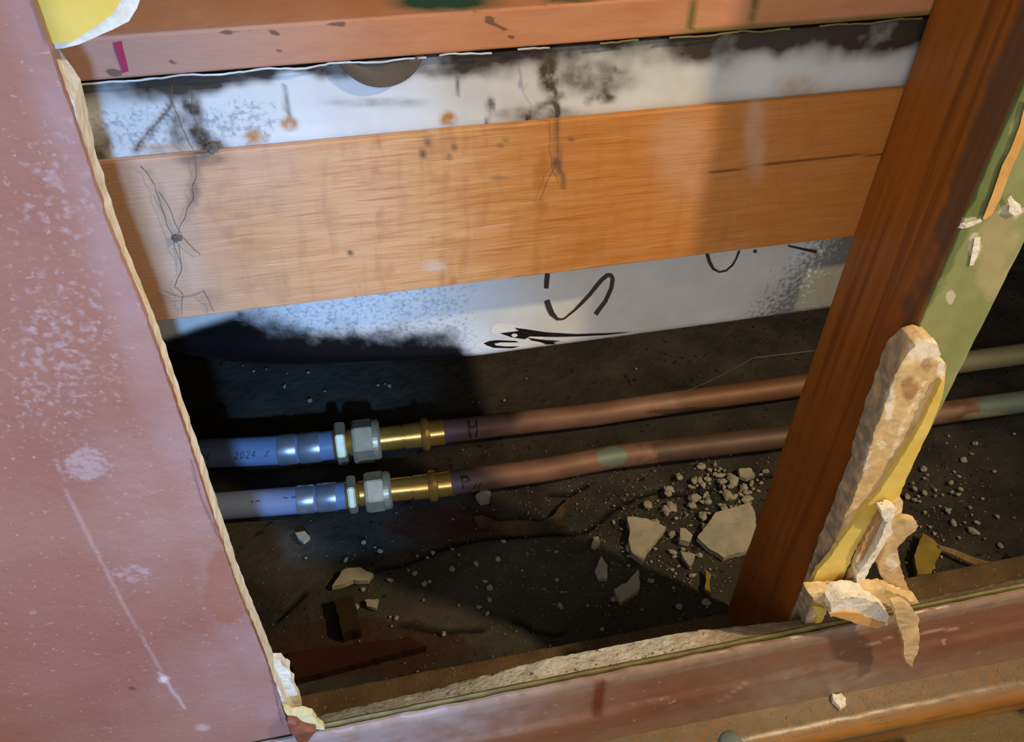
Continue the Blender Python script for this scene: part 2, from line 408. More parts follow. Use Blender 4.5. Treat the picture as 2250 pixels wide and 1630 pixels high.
# ------------------------------------------------------------------ stud
st = empty('wall_stud', (.371, .044, .031), 'dark orange upright timber stud with a green painted front, crossing the right of the opening', 'stud')
SX0, SX1 = .3475, .3965
bm = gridbox(SX0, SX1, 0.001, B, .031, 1.25, .012, .004, .01, .0012)
sb = link('timber', bm, m_stud, st); P = verts(sb); X, Y_ = topx(P)
fr = 1 - ss(.012, .034, P[:, 1])
setattr_f(sb, 'grime_shade', fr * (P[:, 0] < SX0 + .01) * .75 * ss(1500, 300, Y_ * 1.0 + 200))
setattr_f(sb, 'redd', ss(500, 1100, Y_) * .4)
setattr_f(sb, 'grain', np.zeros(len(P)))
bm = gridbox(SX0 + .0005, SX1, -.0012, .0012, .032, 1.25, .003, 0, .004, .0004)
for v_ in bm.verts:
    if v_.co.y < 0: v_.co.y += noise.fractal(v_.co * 80, 1, 2, 3) * .0005
    if v_.co.x < SX0 + .004: v_.co.x += noise.fractal(v_.co * 90, 1, 2, 3) * .0012
sg = link('green_paint_face', bm, m_green, st, smooth=True); sg['label'] = 'flaking green painted front face'
P = verts(sg); X, Y_ = topx(P)
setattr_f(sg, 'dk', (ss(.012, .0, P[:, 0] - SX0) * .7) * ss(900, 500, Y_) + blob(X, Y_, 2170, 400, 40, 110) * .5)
setattr_f(sg, 'tan', blob(X, Y_, 2200, 560, 60, 120) * .55)
setattr_f(sg, 'lt', np.maximum.reduce([blob(X, Y_, 2128, 489, 34, 8), blob(X, Y_, 2142, 540, 12, 30), blob(X, Y_, 2088, 655, 8, 14), blob(X, Y_, 2222, 462, 26, 12) ]))
tg = bvh(sg)
o = link('torn_paper_strip', ribbons(tg, [[(2262, 215, 20), (2247, 275, 22), (2225, 330, 20), (2208, 365, 22), (2185, 430, 20), (2170, 462, 16), (2158, 478, 6)]], off=.0016), m_peach, st)
o['label'] = 'cream torn paper strip stuck on the green face'
o = link('plaster_fleck', merge(patch(tg, [(2208, 432), (2216, 425), (2224, 436), (2238, 446), (2240, 462), (2226, 470), (2212, 462), (2214, 448)], off=.002),
                                 patch(tg, [(2140, 520), (2152, 518), (2150, 545), (2138, 580), (2128, 582), (2134, 548)], off=.001),
                                 patch(tg, [(2100, 502), (2110, 490), (2135, 484), (2152, 478), (2155, 484), (2128, 497)], off=.001)), m_wplaster, st)
o['label'] = 'white plaster flecks on the green face'

# ------------------------------------------------------------------ rails
TR = .005
bm = gridbox(-.34, .425, B + .0003, B + TR, .5185, .6275, .003, 0, .0016, .0009)
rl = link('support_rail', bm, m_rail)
tag(rl, 'wide orange timber rail running across the middle of the opening below the white strip', 'timber rail')
P = verts(rl); X, Y_ = topx(P); fr = (P[:, 1] < B + .004)
g1 = nz(P * np.array([1, 1, 1]), 40, 5)
def noisecols(P, s, seed): return np.array([noise.fractal(Vector((p[0] * s + seed, 0, p[2] * 4)), 1, 2, 4) for p in P])
cols = noisecols(P, 55, 2)
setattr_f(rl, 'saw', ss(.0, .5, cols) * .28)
setattr_f(rl, 'daylit_pink', (1 - ss(450, 1200, X)) * .5)  # pinkish cast of the daylight on the left, painted into the timber
setattr_f(rl, 'orange', ss(900, 1350, X) * .62 + ss(1640, 1720, X + (Y_ - 380) * .23) * .12)  # warm lamp tint towards the right, with the stud's shadow edge painted in
G = .8 * np.maximum.reduce([blob(X, Y_, 440, 350, 50, 16) * .8, 1 - ss(3, 13, pdist(X, Y_, [(325, 375), (350, 410), (360, 470), (385, 520)])),
                       blob(X, Y_, 385, 525, 30, 45, .9) * .9, (1 - ss(4, 18, pdist(X, Y_, [(430, 360), (425, 430), (400, 500), (398, 560), (405, 620), (395, 650)]))) * .8,
                       blob(X, Y_, 460, 655, 30, 22) * .5, blob(X, Y_, 385, 655, 50, 25) * .4,
                       (1 - ss(2, 8, pdist(X, Y_, [(1226, 265), (1226, 350), (1240, 410)]))) * .85, blob(X, Y_, 1223, 358, 7, 16) * 1.0,
                       (1 - ss(1, 6, pdist(X, Y_, [(944, 300), (932, 330), (925, 352)]))) * .9, (1 - ss(1, 6, pdist(X, Y_, [(1000, 318), (985, 350)]))) * .8,
                       blob(X, Y_, 1258, 307, 6, 5), blob(X, Y_, 769, 556, 5, 6), blob(X, Y_, 1095, 390, 24, 4) * .5, (1 - ss(1, 5, pdist(X, Y_, [(1118, 302), (1098, 322)]))) * .7])
setattr_f(rl, 'grime_shade', G * fr)
setattr_f(rl, 'crack', (1 - ss(.8, 3.2, pdist(X, Y_, [(1560, 380), (1640, 368), (1720, 357), (1800, 350), (1860, 343), (1945, 338)]))) * .85)
setattr_f(rl, 'paler', np.maximum.reduce([(1 - ss(50, 170, X - 300 - (Y_ - 400) * .3)) * .6, blob(X, Y_, 1500, 330, 60, 110) * .28, blob(X, Y_, 1660, 300, 22, 90) * .4, blob(X, Y_, 955, 585, 25, 12) * .7]))  # paler left end and a few paler patches
setattr_f(rl, 'edge', (1 - ss(.0, .012, P[:, 0] + .112)) * .6 * fr)  # shadow of the left board on the rail end, painted darker

bm = gridbox(-.34, .425, B + .0003, .26, .672, .6935, .004, .006, .002, .0016)
ur = link('upper_rail', bm, m_urail)
tag(ur, 'weathered timber rail at the top with green paint marks and a red line', 'timber rail')
P = verts(ur); X, Y_ = topx(P); front = (P[:, 1] < B + .003)
setattr_f(ur, 'daylit_pink', (1 - ss(300, 1000, X)) * .8 * front)  # daylight tint on the left of the front face, painted in
setattr_f(ur, 'green', np.maximum(blob(X, Y_, 980, 2, 110, 22) * 1.0, blob(X, Y_, 1250, 0, 60, 6) * .7))
setattr_f(ur, 'moss', np.maximum.reduce([1 - ss(4, 9, pdist(X, Y_, [(1662, -10), (1662, 22), (1656, 46)])), (1 - ss(2, 5, pdist(X, Y_, [(1522, 0), (1518, 30), (1513, 62)]))), ss(1450, 1550, X) * (1 - ss(3, 9, np.abs(Y_ - (182 - .0792 * (X - 180)) + 4))) * .8]))
setattr_f(ur, 'red', np.zeros(len(P)))
setattr_f(ur, 'grime_shade', np.maximum.reduce([blob(X, Y_, 1078, 45, 10, 8), (1 - ss(2, 6, pdist(X, Y_, [(1080, 50), (1100, 58), (1130, 88)]))) * .7, blob(X, Y_, 252, 160, 18, 8), (1 - ss(1, 5, pdist(X, Y_, [(375, 145), (382, 118)]))) * .6,
                                      blob(X, Y_, 740, 52, 12, 5), (1 - ss(2, 6, np.abs(Y_ - (106 - .085 * (X - 100))))) * .25, blob(X, Y_, 500, 70, 12, 5) * .8, blob(X, Y_, 605, 76, 6, 5), (1 - ss(1, 4, pdist(X, Y_, [(605, 135), (615, 105)]))) * .7]))
tu_ = bvh(ur); m_red = material('red_pencil', '9c2848', rough=.7)
link('red_line', ribbons(tu_, [[(258, 91, 20), (262, 110, 19), (270, 135, 17), (276, 158, 14)]]), m_red, ur)['label'] = 'red pencil line'
bm = tubes([[(x, B + .0012, .6712 + -.0006 + .0016 * noise.noise(Vector((x * 50, 0, 0)))) for x in np.linspace(a_, b_, int((b_ - a_) / .0025))] for a_, b_ in ((-.2, .055), (.062, .09), (.104, .122), (.15, .172), (.19, .262), (.28, .345))], .0006, 6)
for v_ in bm.verts: v_.co += noise.noise_vector(v_.co * 260) * .0004
o = link('sealant_bead', bm, m_seal, ur, smooth=True); P = verts(o); X, Y_ = topx(P); setattr_f(o, 'oliv', ss(1050, 1350, X)); o['label'] = 'ragged pale bead along the lower edge'

# round timber packer between rail and bath
bm = lathe([(.0, B + .0006, 0), (.0, B + .006, 0)], [(.0022, .001), (.0022, .0150), (.0008, .0172), (.0, .0195), (.0006, .0232), (.0052, .0235)], 48)
for v_ in bm.verts: v_.co.x += onY(840, 128, B)[0]; v_.co.z = min(v_.co.z + .6790, .6716)
# (lower half shows under the rail)
pk = link('timber_plug', bm, m_disc, smooth=True, sharp=.5)
pk.location.y += .0
tag(pk, 'round brown wooden disc peeping out below the upper rail', 'wooden disc')

# ------------------------------------------------------------------ bathtub
def tub_fn(u, v):
    x = -.33 + u * .76
    e = max(0.0, (-.035 - x)); e2 = e * e
    zb = .4095 + 1.6 * e2
    r = .010 + .030 * float(ss(.10, -.10, np.array(x)))
    # path: (0..0.08) unseen deck added to block light from above, (..0.75) skirt, (..0.9) rounding, rest underside
    y0 = .0940
    if v < .08:
        t = v / .08; return (x, .60 - (.60 - y0) * t, .668)
    if v < .75:
        t = (v - .08) / .67; z_ = .668 + (zb + r - .668) * t
        k = float(ss(.52, .455, np.array(z_))); y = y0 + 1.5 * e2 * k
        y += .036 * float(ss(.532, .524, np.array(z_)))
        return (x, y, z_)
    yb = y0 + .036 + 1.5 * e2
    if v < .93:
        a = (v - .75) / .18 * math.pi / 2
        return (x, yb + r - r * math.cos(a), zb + r - r * math.sin(a))
    t = (v - .93) / .07
    return (x, yb + r + (.60 - yb - r) * t, zb - 0.0 * t)
tb = empty('bathtub', (.04, .3, .42), 'white bathtub side behind the rails with black overspray and marker scribbles', 'bathtub')
bm = grid(380, 150, tub_fn)
bx = [v_ for v_ in bm.verts]
ends = [[], []]
for v_ in bx:
    if abs(v_.co.x + .33) < 1e-5: ends[0].append(v_)
    if abs(v_.co.x - .43) < 1e-5: ends[1].append(v_)
for e_ in ends: bm.faces.new(e_)
for v_ in bm.verts:
    if v_.co.z < .66 and v_.co.y < .2: v_.co.y += noise.fractal(v_.co * 160, 1, 2, 2) * .00022
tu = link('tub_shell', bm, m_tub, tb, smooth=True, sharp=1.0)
P = verts(tu); X, Y_ = topx(P); U = P[:, 2] > .56
n1 = nz(P, 90, 1); n2 = nz(P, 25, 4)
xs = [300, 360, 430, 520, 560, 620, 700, 850, 1000, 1060, 1100]
lo = np.interp(X, xs, [754, 736, 708, 678, 660, 676, 698, 698, 710, 775, 900]); hi = np.interp(X, xs, [772, 754, 730, 704, 733, 748, 756, 756, 770, 832, 960])
spray = ss(lo, hi, Y_ + n1 * 15 * (X > 520)) * (~U)
setattr_f(tu, 'spray', spray)
setattr_f(tu, 'specks', np.where(~U, ss(1120, 1000, X) * ss(480, 560, X) * .30, 0) + np.where(U, (blob(X, Y_, 300, 280, 160, 60) * .3 + blob(X, Y_, 540, 270, 90, 60) * .32 ), 0))
setattr_f(tu, 'gs', np.where(~U, ss(1590, 1840, X + (Y_ - 620) * .8) * .62, 0))
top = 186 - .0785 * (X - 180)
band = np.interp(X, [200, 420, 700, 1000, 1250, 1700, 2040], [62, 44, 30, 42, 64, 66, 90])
setattr_f(tu, 'grime_shade', U * np.clip((1 - ss(.25, 1.15, (Y_ - top + n2 * 30) / band)) * .95, 0, 1))  # grime together with the upper rail's shadow, painted as one dark band
W = np.maximum.reduce([(1 - ss(2, 12, pdist(X, Y_, [(375, 200), (378, 230), (330, 290), (298, 330)]))) * .75, (1 - ss(8, 34, pdist(X, Y_, [(418, 220), (430, 290), (460, 325), (480, 330)]))) * .85,
                       blob(X, Y_, 395, 280, 24, 40) * .7, blob(X, Y_, 222, 320, 22, 40) * .7, (1 - ss(1, 8, pdist(X, Y_, [(625, 190), (630, 240), (645, 270)]))) * .6, blob(X, Y_, 1205, 160, 22, 50) * 1.0,
                       (1 - ss(2, 9, pdist(X, Y_, [(1205, 170), (1222, 210), (1226, 268)]))), (1 - ss(3, 14, pdist(X, Y_, [(1235, 210), (1185, 235), (1160, 262)]))) * .8, blob(X, Y_, 1180, 250, 90, 16) * .55,
                       blob(X, Y_, 1078, 232, 9, 18), (1 - ss(2, 12, pdist(X, Y_, [(1350, 150), (1335, 190), (1290, 225)]))) * .7, blob(X, Y_, 1300, 170, 90, 40) * .6, blob(X, Y_, 1330, 215, 22, 12) * .8, (1 - ss(1, 7, pdist(X, Y_, [(1075, 240), (1070, 275)]))) * .6,
                       blob(X, Y_, 830, 225, 110, 10) * .35, (1 - ss(1, 7, pdist(X, Y_, [(1005, 170), (1004, 210)]))) * .6])
setattr_f(tu, 'web', U * W)
setattr_f(tu, 'rust', U * np.maximum.reduce([blob(X, Y_, 560, 300, 22, 14) * .8, blob(X, Y_, 635, 272, 18, 14) * .85, blob(X, Y_, 370, 325, 60, 10) * .6, blob(X, Y_, 985, 262, 18, 16) * .85, blob(X, Y_, 1750, 190, 50, 22) * .35]))
tt = bvh(tu)
sc = [[(1203, 600, 11), (1201, 615, 11), (1200, 633, 10)],
      [(1201, 659, 12), (1206, 674, 13), (1212, 688, 12), (1224, 700, 7), (1232, 701, 4), (1240, 699, 4), (1262, 681, 5), (1280, 663, 8), (1296, 646, 8), (1310, 628, 9), (1322, 614, 9), (1334, 604, 9), (1342, 604, 9), (1346, 612, 9), (1343, 632, 9), (1330, 661, 9), (1308, 690, 10)],
      [(1553, 555, 8), (1558, 574, 8), (1567, 590, 6), (1580, 597, 4), (1595, 594, 4), (1609, 582, 4), (1617, 568, 4), (1624, 550, 5)],
      [(1731, 539, 4), (1760, 546, 5), (1794, 553, 7)], [(1655, 551, 6), (1662, 552, 8)]]
for st_ in sc:
    o = link('marker_stroke', ribbons(tt, [st_]), m_ink, tb); o['label'] = 'black marker stroke'
wh = [(1078, 726), (1082, 715), (1096, 709), (1126, 711), (1156, 720), (1200, 729), (1190, 745), (1156, 750), (1120, 744), (1098, 738), (1082, 733)]
wh2 = [(1043, 762), (1047, 753), (1062, 748), (1094, 744), (1150, 744), (1200, 745), (1220, 750), (1180, 760), (1140, 766), (1090, 768)]
o = link('printed_flourish_outline', merge(patch(tt, wh, .0003), patch(tt, wh2, .0003)), m_white, tb); o['label'] = 'pale outline of the printed flourish'
b1 = [(1098, 731), (1124, 728), (1140, 726), (1130, 719), (1155, 722), (1200, 729), (1267, 733), (1333, 731), (1387, 728), (1333, 735), (1267, 738), (1222, 739), (1164, 738), (1153, 744), (1124, 740)]
b2 = [(1062, 753), (1075, 748), (1093, 746), (1133, 748), (1140, 751), (1100, 751), (1085, 754), (1090, 758), (1110, 760), (1142, 760), (1124, 764), (1084, 763), (1070, 758)]
b3 = [(1160, 741), (1180, 744), (1200, 746), (1231, 748), (1215, 751), (1222, 755), (1200, 755), (1185, 750), (1168, 747)]
o = link('printed_flourish', merge(patch(tt, b1, .0006), patch(tt, b2, .0006), patch(tt, b3, .0006)), m_logo, tb); o['label'] = 'black printed flourish'
o = link('white_dot', patch(tt, [(1130 + 7 * math.cos(a), 735 + 4 * math.sin(a)) for a in np.linspace(0, 6.28, 10)[:-1]], .0009, 20), m_white, tb)
o = link('white_dot', patch(tt, [(1802 + 6 * math.cos(a), 550 + 5 * math.sin(a)) for a in np.linspace(0, 6.28, 10)[:-1]], .0009, 20), m_white, tb)

# ------------------------------------------------------------------ wall lining: brown sheet, old plasterboard
edge = [(72, 0), (106, 100), (133, 180), (190, 350), (238, 500), (314, 680), (401, 930), (465, 1130), (519, 1290), (580, 1440), (632, 1590)]
ez = [onY(x, y, -.027) for x, y in edge]
zz = np.linspace(1.1, .1875, 360); exs = np.interp(zz[::-1], [p[2] for p in ez][::-1], [p[0] for p in ez][::-1])[::-1]
def sheet_fn(u, v):
    i = int(round(v * 359)); x1 = exs[i] + noise.fractal(Vector((0, 0, zz[i] * 130)), 1, 2, 3) * .0007
    x = -.62 + (x1 + .62) * (1 - (1 - u) ** 1.25) if u < 1 else x1
    return (x, -.027, zz[i])
bm = grid(220, 359, sheet_fn)
r_ = bmesh.ops.extrude_face_region(bm, geom=bm.faces[:])
for v_ in [g for g in r_['geom'] if isinstance(g, bmesh.types.BMVert)]: v_.co.y = -.0222
wf = link('wall_front', bm, m_board); tag(wf, kind='structure')
P = verts(wf); X, Y_ = topx(P); n1 = nz(P, 18, 2)
ed = np.interp(Y_, [0, 1600], [75, 640]) - X
setattr_f(wf, 'dust', np.clip(np.maximum.reduce([blob(X, Y_, 140, 760, 170, 260, .9) * .31, blob(X, Y_, 130, 420, 130, 200, .9) * .28, blob(X, Y_, 190, 1020, 60, 40) * .5, blob(X, Y_, 290, 1260, 55, 22) * .4, blob(X, Y_, 60, 480, 60, 80) * .25]) , 0, 1))
setattr_f(wf, 'pale', np.clip(np.maximum.reduce([(1 - ss(30, 130, ed)) * .35, blob(X, Y_, 500, 1520, 110, 90, .9) * .3, blob(X, Y_, 330, 1120, 120, 160, .9) * .2]) + n1 * .1, 0, 1) * (ed > 3))  # window sheen near the cut edge and lower right, painted as paler colour
setattr_f(wf, 'stain', blob(X + n1 * 20, Y_ + n1 * 20, 500, 1285, 55, 85, .12) * .5 * (ed > 12))
setattr_f(wf, 'scratch', np.maximum.reduce([(1 - ss(1.5, 4.5, pdist(X, Y_, [(120, 1010), (180, 1150), (250, 1290), (310, 1390), (355, 1480)]))) * .2, (1 - ss(2, 5, pdist(X, Y_, [(350, 1480), (375, 1510), (405, 1555)]))) * .4, blob(X, Y_, 360, 1492, 9, 8), blob(X, Y_, 445, 1598, 14, 7) * .4]))
setattr_f(wf, 'dark', np.maximum.reduce([(1 - ss(1, 3, pdist(X, Y_, [(520, 1250), (555, 1360), (590, 1460), (620, 1590)]))) * .55, blob(X, Y_, 290, 1512, 8, 4) * .7, (1 - ss(1, 4, pdist(X, Y_, [(420, 1010), (440, 1090), (480, 1180)]))) * .5, (1 - ss(2, 7, pdist(X, Y_, [(70, 0), (98, 88)]))) * .5]))

def L(ptspx, Y): return [(onY(x, y, Y)[0], onY(x, y, Y)[2]) for x, y in ptspx]
pb = empty('plasterboard', (-.1, -.01, .1), 'old cream plasterboard layer with a cut edge framing the left and bottom of the opening', 'plasterboard')
pe = [(122, 104), (176, 180), (212, 350), (270, 530), (343, 710), (408, 900), (475, 1100), (524, 1250), (596, 1430), (628, 1500), (655, 1550), (690, 1580)]
ptsL = [(onY(x, y, -.004)[0], onY(x, y, -.004)[2]) for x, y in pe]
ol = [(-.6, 1.1), (-.0965, 1.1), (-.0965, ptsL[0][1])] + ptsL[:-1] + [(ptsL[-2][0], .1745), (-.6, .1745)]
bm = slab(ol, 'Y', -.022, -.002, .012, 0, jag=.0005, seed=3)
for v_ in bm.verts:
    if v_.co.x > -.13: v_.co += noise.noise_vector(v_.co * 160) * .00035
link('board_beside_opening', bm, m_cream, pb)
bc = [(640, 1600), (720, 1565), (960, 1510), (1200, 1447), (1500, 1388), (1740, 1362), (1900, 1320), (2010, 1322), (2080, 1305), (2150, 1290), (2250, 1268), (2300, 1258)]
pz = [(onY(x, y, 0)[0], max(.150, min(.186, onY(x, y, 0)[2]))) for x, y in bc]
cz = np.interp(np.linspace(-.12, .75, 300), [p[0] for p in pz], [p[1] for p in pz])
bm = bmesh.new(); rows = []
for i, x in enumerate(np.linspace(-.12, .75, 300)):
    zf = .1845; row = []
    for j in range(9):
        t = j / 8; y = -.022 + .0215 * t; z_ = (zf * (1 - t) + cz[i] * t) + noise.fractal(Vector((x * 90, y * 90, 2)), 1, 2, 4) * .0016 * (.3 + t)
        row.append(bm.verts.new((x, y, z_)))
    row.append(bm.verts.new((x, 0, .02))); row.append(bm.verts.new((x, -.022, .02))); rows.append(row)
for a, b in zip(rows[:-1], rows[1:]):
    for j in range(11): bm.faces.new((a[j], b[j], b[(j + 1) % 11], a[(j + 1) % 11]))
o = link('board_below_opening', bm, m_plaster, pb, smooth=True, sharp=.9); o['label'] = 'white speckled cut edge of the board below the opening'
P = verts(o); X, Y_ = topx(P); setattr_f(o, 'tan', ss(1200, 1700, X) * .55)
bm = profile_x(dens([(-.0255, .03), (-.0255, .1858), (-.0240, .1872), (-.0222, .1860), (-.0222, .03)], .02), -.0735, .75, .006)
for v_ in bm.verts:
    if v_.co.z > .17: v_.co.z += noise.fractal(Vector((v_.co.x * 40, 0, 0)), 1, 2, 3) * .0009
o = link('paint_layer_edge', bm, m_olive, pb, smooth=True, sharp=.7); o['label'] = 'olive yellow paint layer edge'
# yellow painted patch, top left
yo = [(85, -20), (80, 0), (104, 98), (120, 96), (160, 90), (195, 68), (225, 48), (250, 25), (268, -5), (272, -20)]
wo = [(60, -20), (110, 104), (140, 100), (178, 95), (215, 76), (250, 62), (285, 42), (303, 15), (312, -5), (312, -20)]
ye = empty('plasterboard_remnant', (-.05, -.01, .74), 'rounded yellow painted plasterboard remnant at the top left corner of the opening', 'plasterboard')
bm = slab(L(wo, -.014), 'Y', -.016, -.002, .004, .0004, 120, jag=.0008, seed=11); link('plaster_core', bm, m_cream, ye)
bm = slab(L(yo, -.018), 'Y', -.0185, -.0155, .004, .0002, 120, jag=.0004, seed=12); link('yellow_paint_face', bm, m_yellow, ye)
# corner fragments
bm = slab(L([(599, 1449), (617, 1447), (628, 1460), (638, 1466), (635, 1481), (645, 1495), (649, 1509), (663, 1537), (661, 1552), (645, 1557), (620, 1527), (600, 1480), (592, 1455)], -.006), 'Y', -.010, -.001, .003, .0014, 150, jag=.001, seed=5)
o = link('plaster_flake', bm, m_cream); tag(o, 'ragged whitish plaster flake clinging to the lower left edge of the opening', 'plaster flake')
bm = slab(L([(622, 1546), (645, 1557), (664, 1553), (686, 1559), (698, 1575), (713, 1592), (690, 1592), (665, 1585), (640, 1572)], -.025), 'Y', -.0290, -.0245, .003, .0010, 120, jag=.0008, seed=6)
m_cf = material('cream_fragment', 'dccf9c', 'd2c48c', nscale=40, rough=.8, bump=.2)
o = link('paint_flake', bm, m_cf); tag(o, 'smooth cream flake in the bottom left corner of the opening', 'paint flake')
bm = slab(L([(632, 1574), (650, 1577), (668, 1588), (692, 1593), (684, 1604), (672, 1619), (657, 1624), (646, 1604), (636, 1592)], -.03), 'Y', -.035, -.0272, .003, .0018, 110, jag=.0008, seed=8)
o = link('paint_lump', bm, m_lump, smooth=True); tag(o, 'small reddish brown lump at the bottom left corner below the cream flake', 'lump')

# ------------------------------------------------------------------ skirting and floor trim
sk = [(-.0256, .03), (-.0256, .1815), (-.0268, .1836), (-.0290, .1836), (-.0318, .180), (-.0335, .160), (-.0350, .134), (-.0372, .130), (-.0385, .122), (-.0385, .045), (-.0330, .03)]
bm = profile_x(dens(sk, .004), -.62, 1.1, .005)
for v_ in bm.verts:
    d = noise.fractal(v_.co * 45, 1, 2, 3)
    if v_.co.z > .10: v_.co.y += d * .0009; v_.co.z += noise.fractal(Vector((v_.co.x * 30, 4, 0)), 1, 2, 3) * .0014 * (v_.co.z > .17)
so = link('baseboard_front', bm, m_skirt, smooth=True, sharp=.9); tag(so, kind='structure')
P = verts(so); X, Y_ = topx(P); n1 = nz(P, 30, 2)
setattr_f(so, 'dust', np.clip((P[:, 2] > .168) * .45 + blob(X, Y_, 1800, 1500, 190, 60, .9) * .4 + (P[:, 2] < .1) * .16 + .05, 0, 1))
setattr_f(so, 'pale', np.clip(ss(1500, 1000, X) * ss(.12, .135, P[:, 2]) * .55, 0, 1))  # reflected daylight on the upper left face, painted paler
setattr_f(so, 'stain', np.maximum((1 - ss(7, 16, pdist(X, Y_, [(1324, 1500), (1316, 1530), (1312, 1565)]))) * .8, blob(X, Y_, 1900, 1455, 30, 12) * 0))
setattr_f(so, 'line', np.maximum.reduce([(1 - ss(1, 3, pdist(X, Y_, [(1990, 1395), (2040, 1388), (2100, 1380)]))) * .6, (1 - ss(1, 3, pdist(X, Y_, [(1905, 1418), (1960, 1400)]))) * .5, (1 - ss(1, 3, pdist(X, Y_, [(1575, 1545), (1600, 1528), (1640, 1500)]))) * .3, (1 - ss(1, 3, pdist(X, Y_, [(1280, 1575), (1400, 1545), (1480, 1530)]))) * .4]))  # pale lines, the leftmost one a painted highlight along the ridge
tz = .0845
tp = [(-.0386, 0), (-.0386, tz), (-.060, tz - .001), (-.066, tz - .004), (-.071, tz - .010), (-.073, tz - .018), (-.072, tz - .026), (-.070, tz - .032), (-.068, .0)]
bm = profile_x(dens(tp, .003), -.62, 1.1, .005, tilt=-.0387)
for v_ in bm.verts:
    if v_.co.y < -.04: v_.co += noise.noise_vector(v_.co * 60) * .0006
tr = link('trim_1', bm, m_nose, smooth=True, sharp=.9); tag(tr, kind='structure')
P = verts(tr); X, Y_ = topx(P); setattr_f(tr, 'dust', np.clip(ss(-.073, -.058, P[:, 1]) * .95 , 0, 1)); setattr_f(tr, 'grey', ss(-.068, -.073, P[:, 1]) * (P[:, 2] < tz - .0387 * P[:, 0] - .016) * .55 * ss(2150, 1900, X))
# white fragment on trim
bm = slab([(onZ(x, y, .068)[0], onZ(x, y, .068)[1]) for x, y in [(1825, 1530), (1845, 1529), (1856, 1541), (1856, 1556), (1845, 1560), (1828, 1545)]], 'Z', .0675, .0735, .002, .0014, 200, jag=.001, seed=2)
o = link('plaster_crumb', bm, m_wplaster); tag(o, 'small white plaster crumb on the dusty trim below the baseboard', 'plaster crumb')
# grey pipe end
c0 = onY(1605, 1632, -.085)
hr = c0[2] - .012; bm = lathe([(c0[0] + .012, c0[1] - .012, .012), tuple(c0)], [(0, .0105), (hr, .0105), (hr + .004, .0095), (hr + .006, .007)], 32)
o = link('grey_plastic_rod', bm, m_greyp, smooth=True, sharp=.9); tag(o, 'rounded top of a grey plastic rod at the bottom edge in front of the trim', 'rod')
o.location.z += 0

# ------------------------------------------------------------------ torn strip on the stud
ts = empty('torn_plasterboard_strip', (.40, -.01, .18), 'long torn strip of tan and yellow plasterboard left on the lower front of the stud', 'torn plasterboard')
main = [(1768, 1372), (1772, 1350), (1790, 1300), (1822, 1215), (1862, 1120), (1890, 1050), (1915, 960), (1945, 880), (1968, 815), (1985, 780), (2012, 757), (2035, 750), (2056, 756), (2064, 776), (2050, 786), (2068, 788), (2077, 800), (2076, 828), (2062, 880),
        (2040, 940), (2012, 1000), (1988, 1050), (1965, 1095), (1940, 1130), (1915, 1180), (1885, 1250), (1870, 1290), (1830, 1310), (1815, 1345), (1803, 1370)]
bm = slab(L(main, -.018), 'Y', -.019, -.0014, .0025, .0016, 110, jag=.0008, seed=21)
ms = link('paper_and_core', bm, m_paper, ts, smooth=True, sharp=.6); P = verts(ms); X, Y_ = topx(P)
lft = np.interp(Y_, [757, 1050, 1390], [1985, 1882, 1760])
setattr_f(ms, 'gray', np.clip((1 - ss(-4, 16, X - lft)) * .8, 0, 1))
setattr_f(ms, 'white', np.maximum.reduce([blob(X, Y_, 2035, 770, 45, 30) * .6, blob(X, Y_, 1955, 880, 14, 60) * .5, blob(X, Y_, 1905, 1000, 10, 40) * .5, blob(X, Y_, 1800, 1360, 14, 40) * .5, blob(X, Y_, 2068, 815, 9, 30) * .7, (1 - ss(2, 8, pdist(X, Y_, [(2020, 860), (1985, 930), (1960, 1000)]))) * .5]))
setattr_f(ms, 'brown', np.maximum.reduce([blob(X, Y_, 2000, 850, 22, 34) * .5, blob(X, Y_, 2035, 800, 14, 20) * .5]))
yel = [(2074, 835), (2066, 872), (2042, 935), (2016, 990), (1996, 1035), (1975, 1085), (1950, 1108), (1906, 1153), (1878, 1205), (1860, 1242), (1849, 1271), (1820, 1283), (1776, 1290), (1795, 1252), (1824, 1217), (1853, 1175), (1892, 1121), (1930, 1076), (1955, 1040), (1990, 985), (2026, 920), (2052, 862), (2066, 832)]
bm = slab(L(yel, -.021), 'Y', -.0225, -.0185, .003, .0009, 90, jag=.0008, seed=22)
o = link('yellow_paint_layer', bm, m_yellow, ts, smooth=True, sharp=.6); o['label'] = 'yellow painted face of the strip'
bm = slab(L([(1783, 1328), (1800, 1330), (1812, 1336), (1806, 1355), (1798, 1378), (1788, 1384), (1794, 1352)], -.021), 'Y', -.0225, -.018, .003, .0007, 90, jag=.0006, seed=23)
o = link('yellow_paint_layer', bm, m_yellow, ts, smooth=True, sharp=.6)

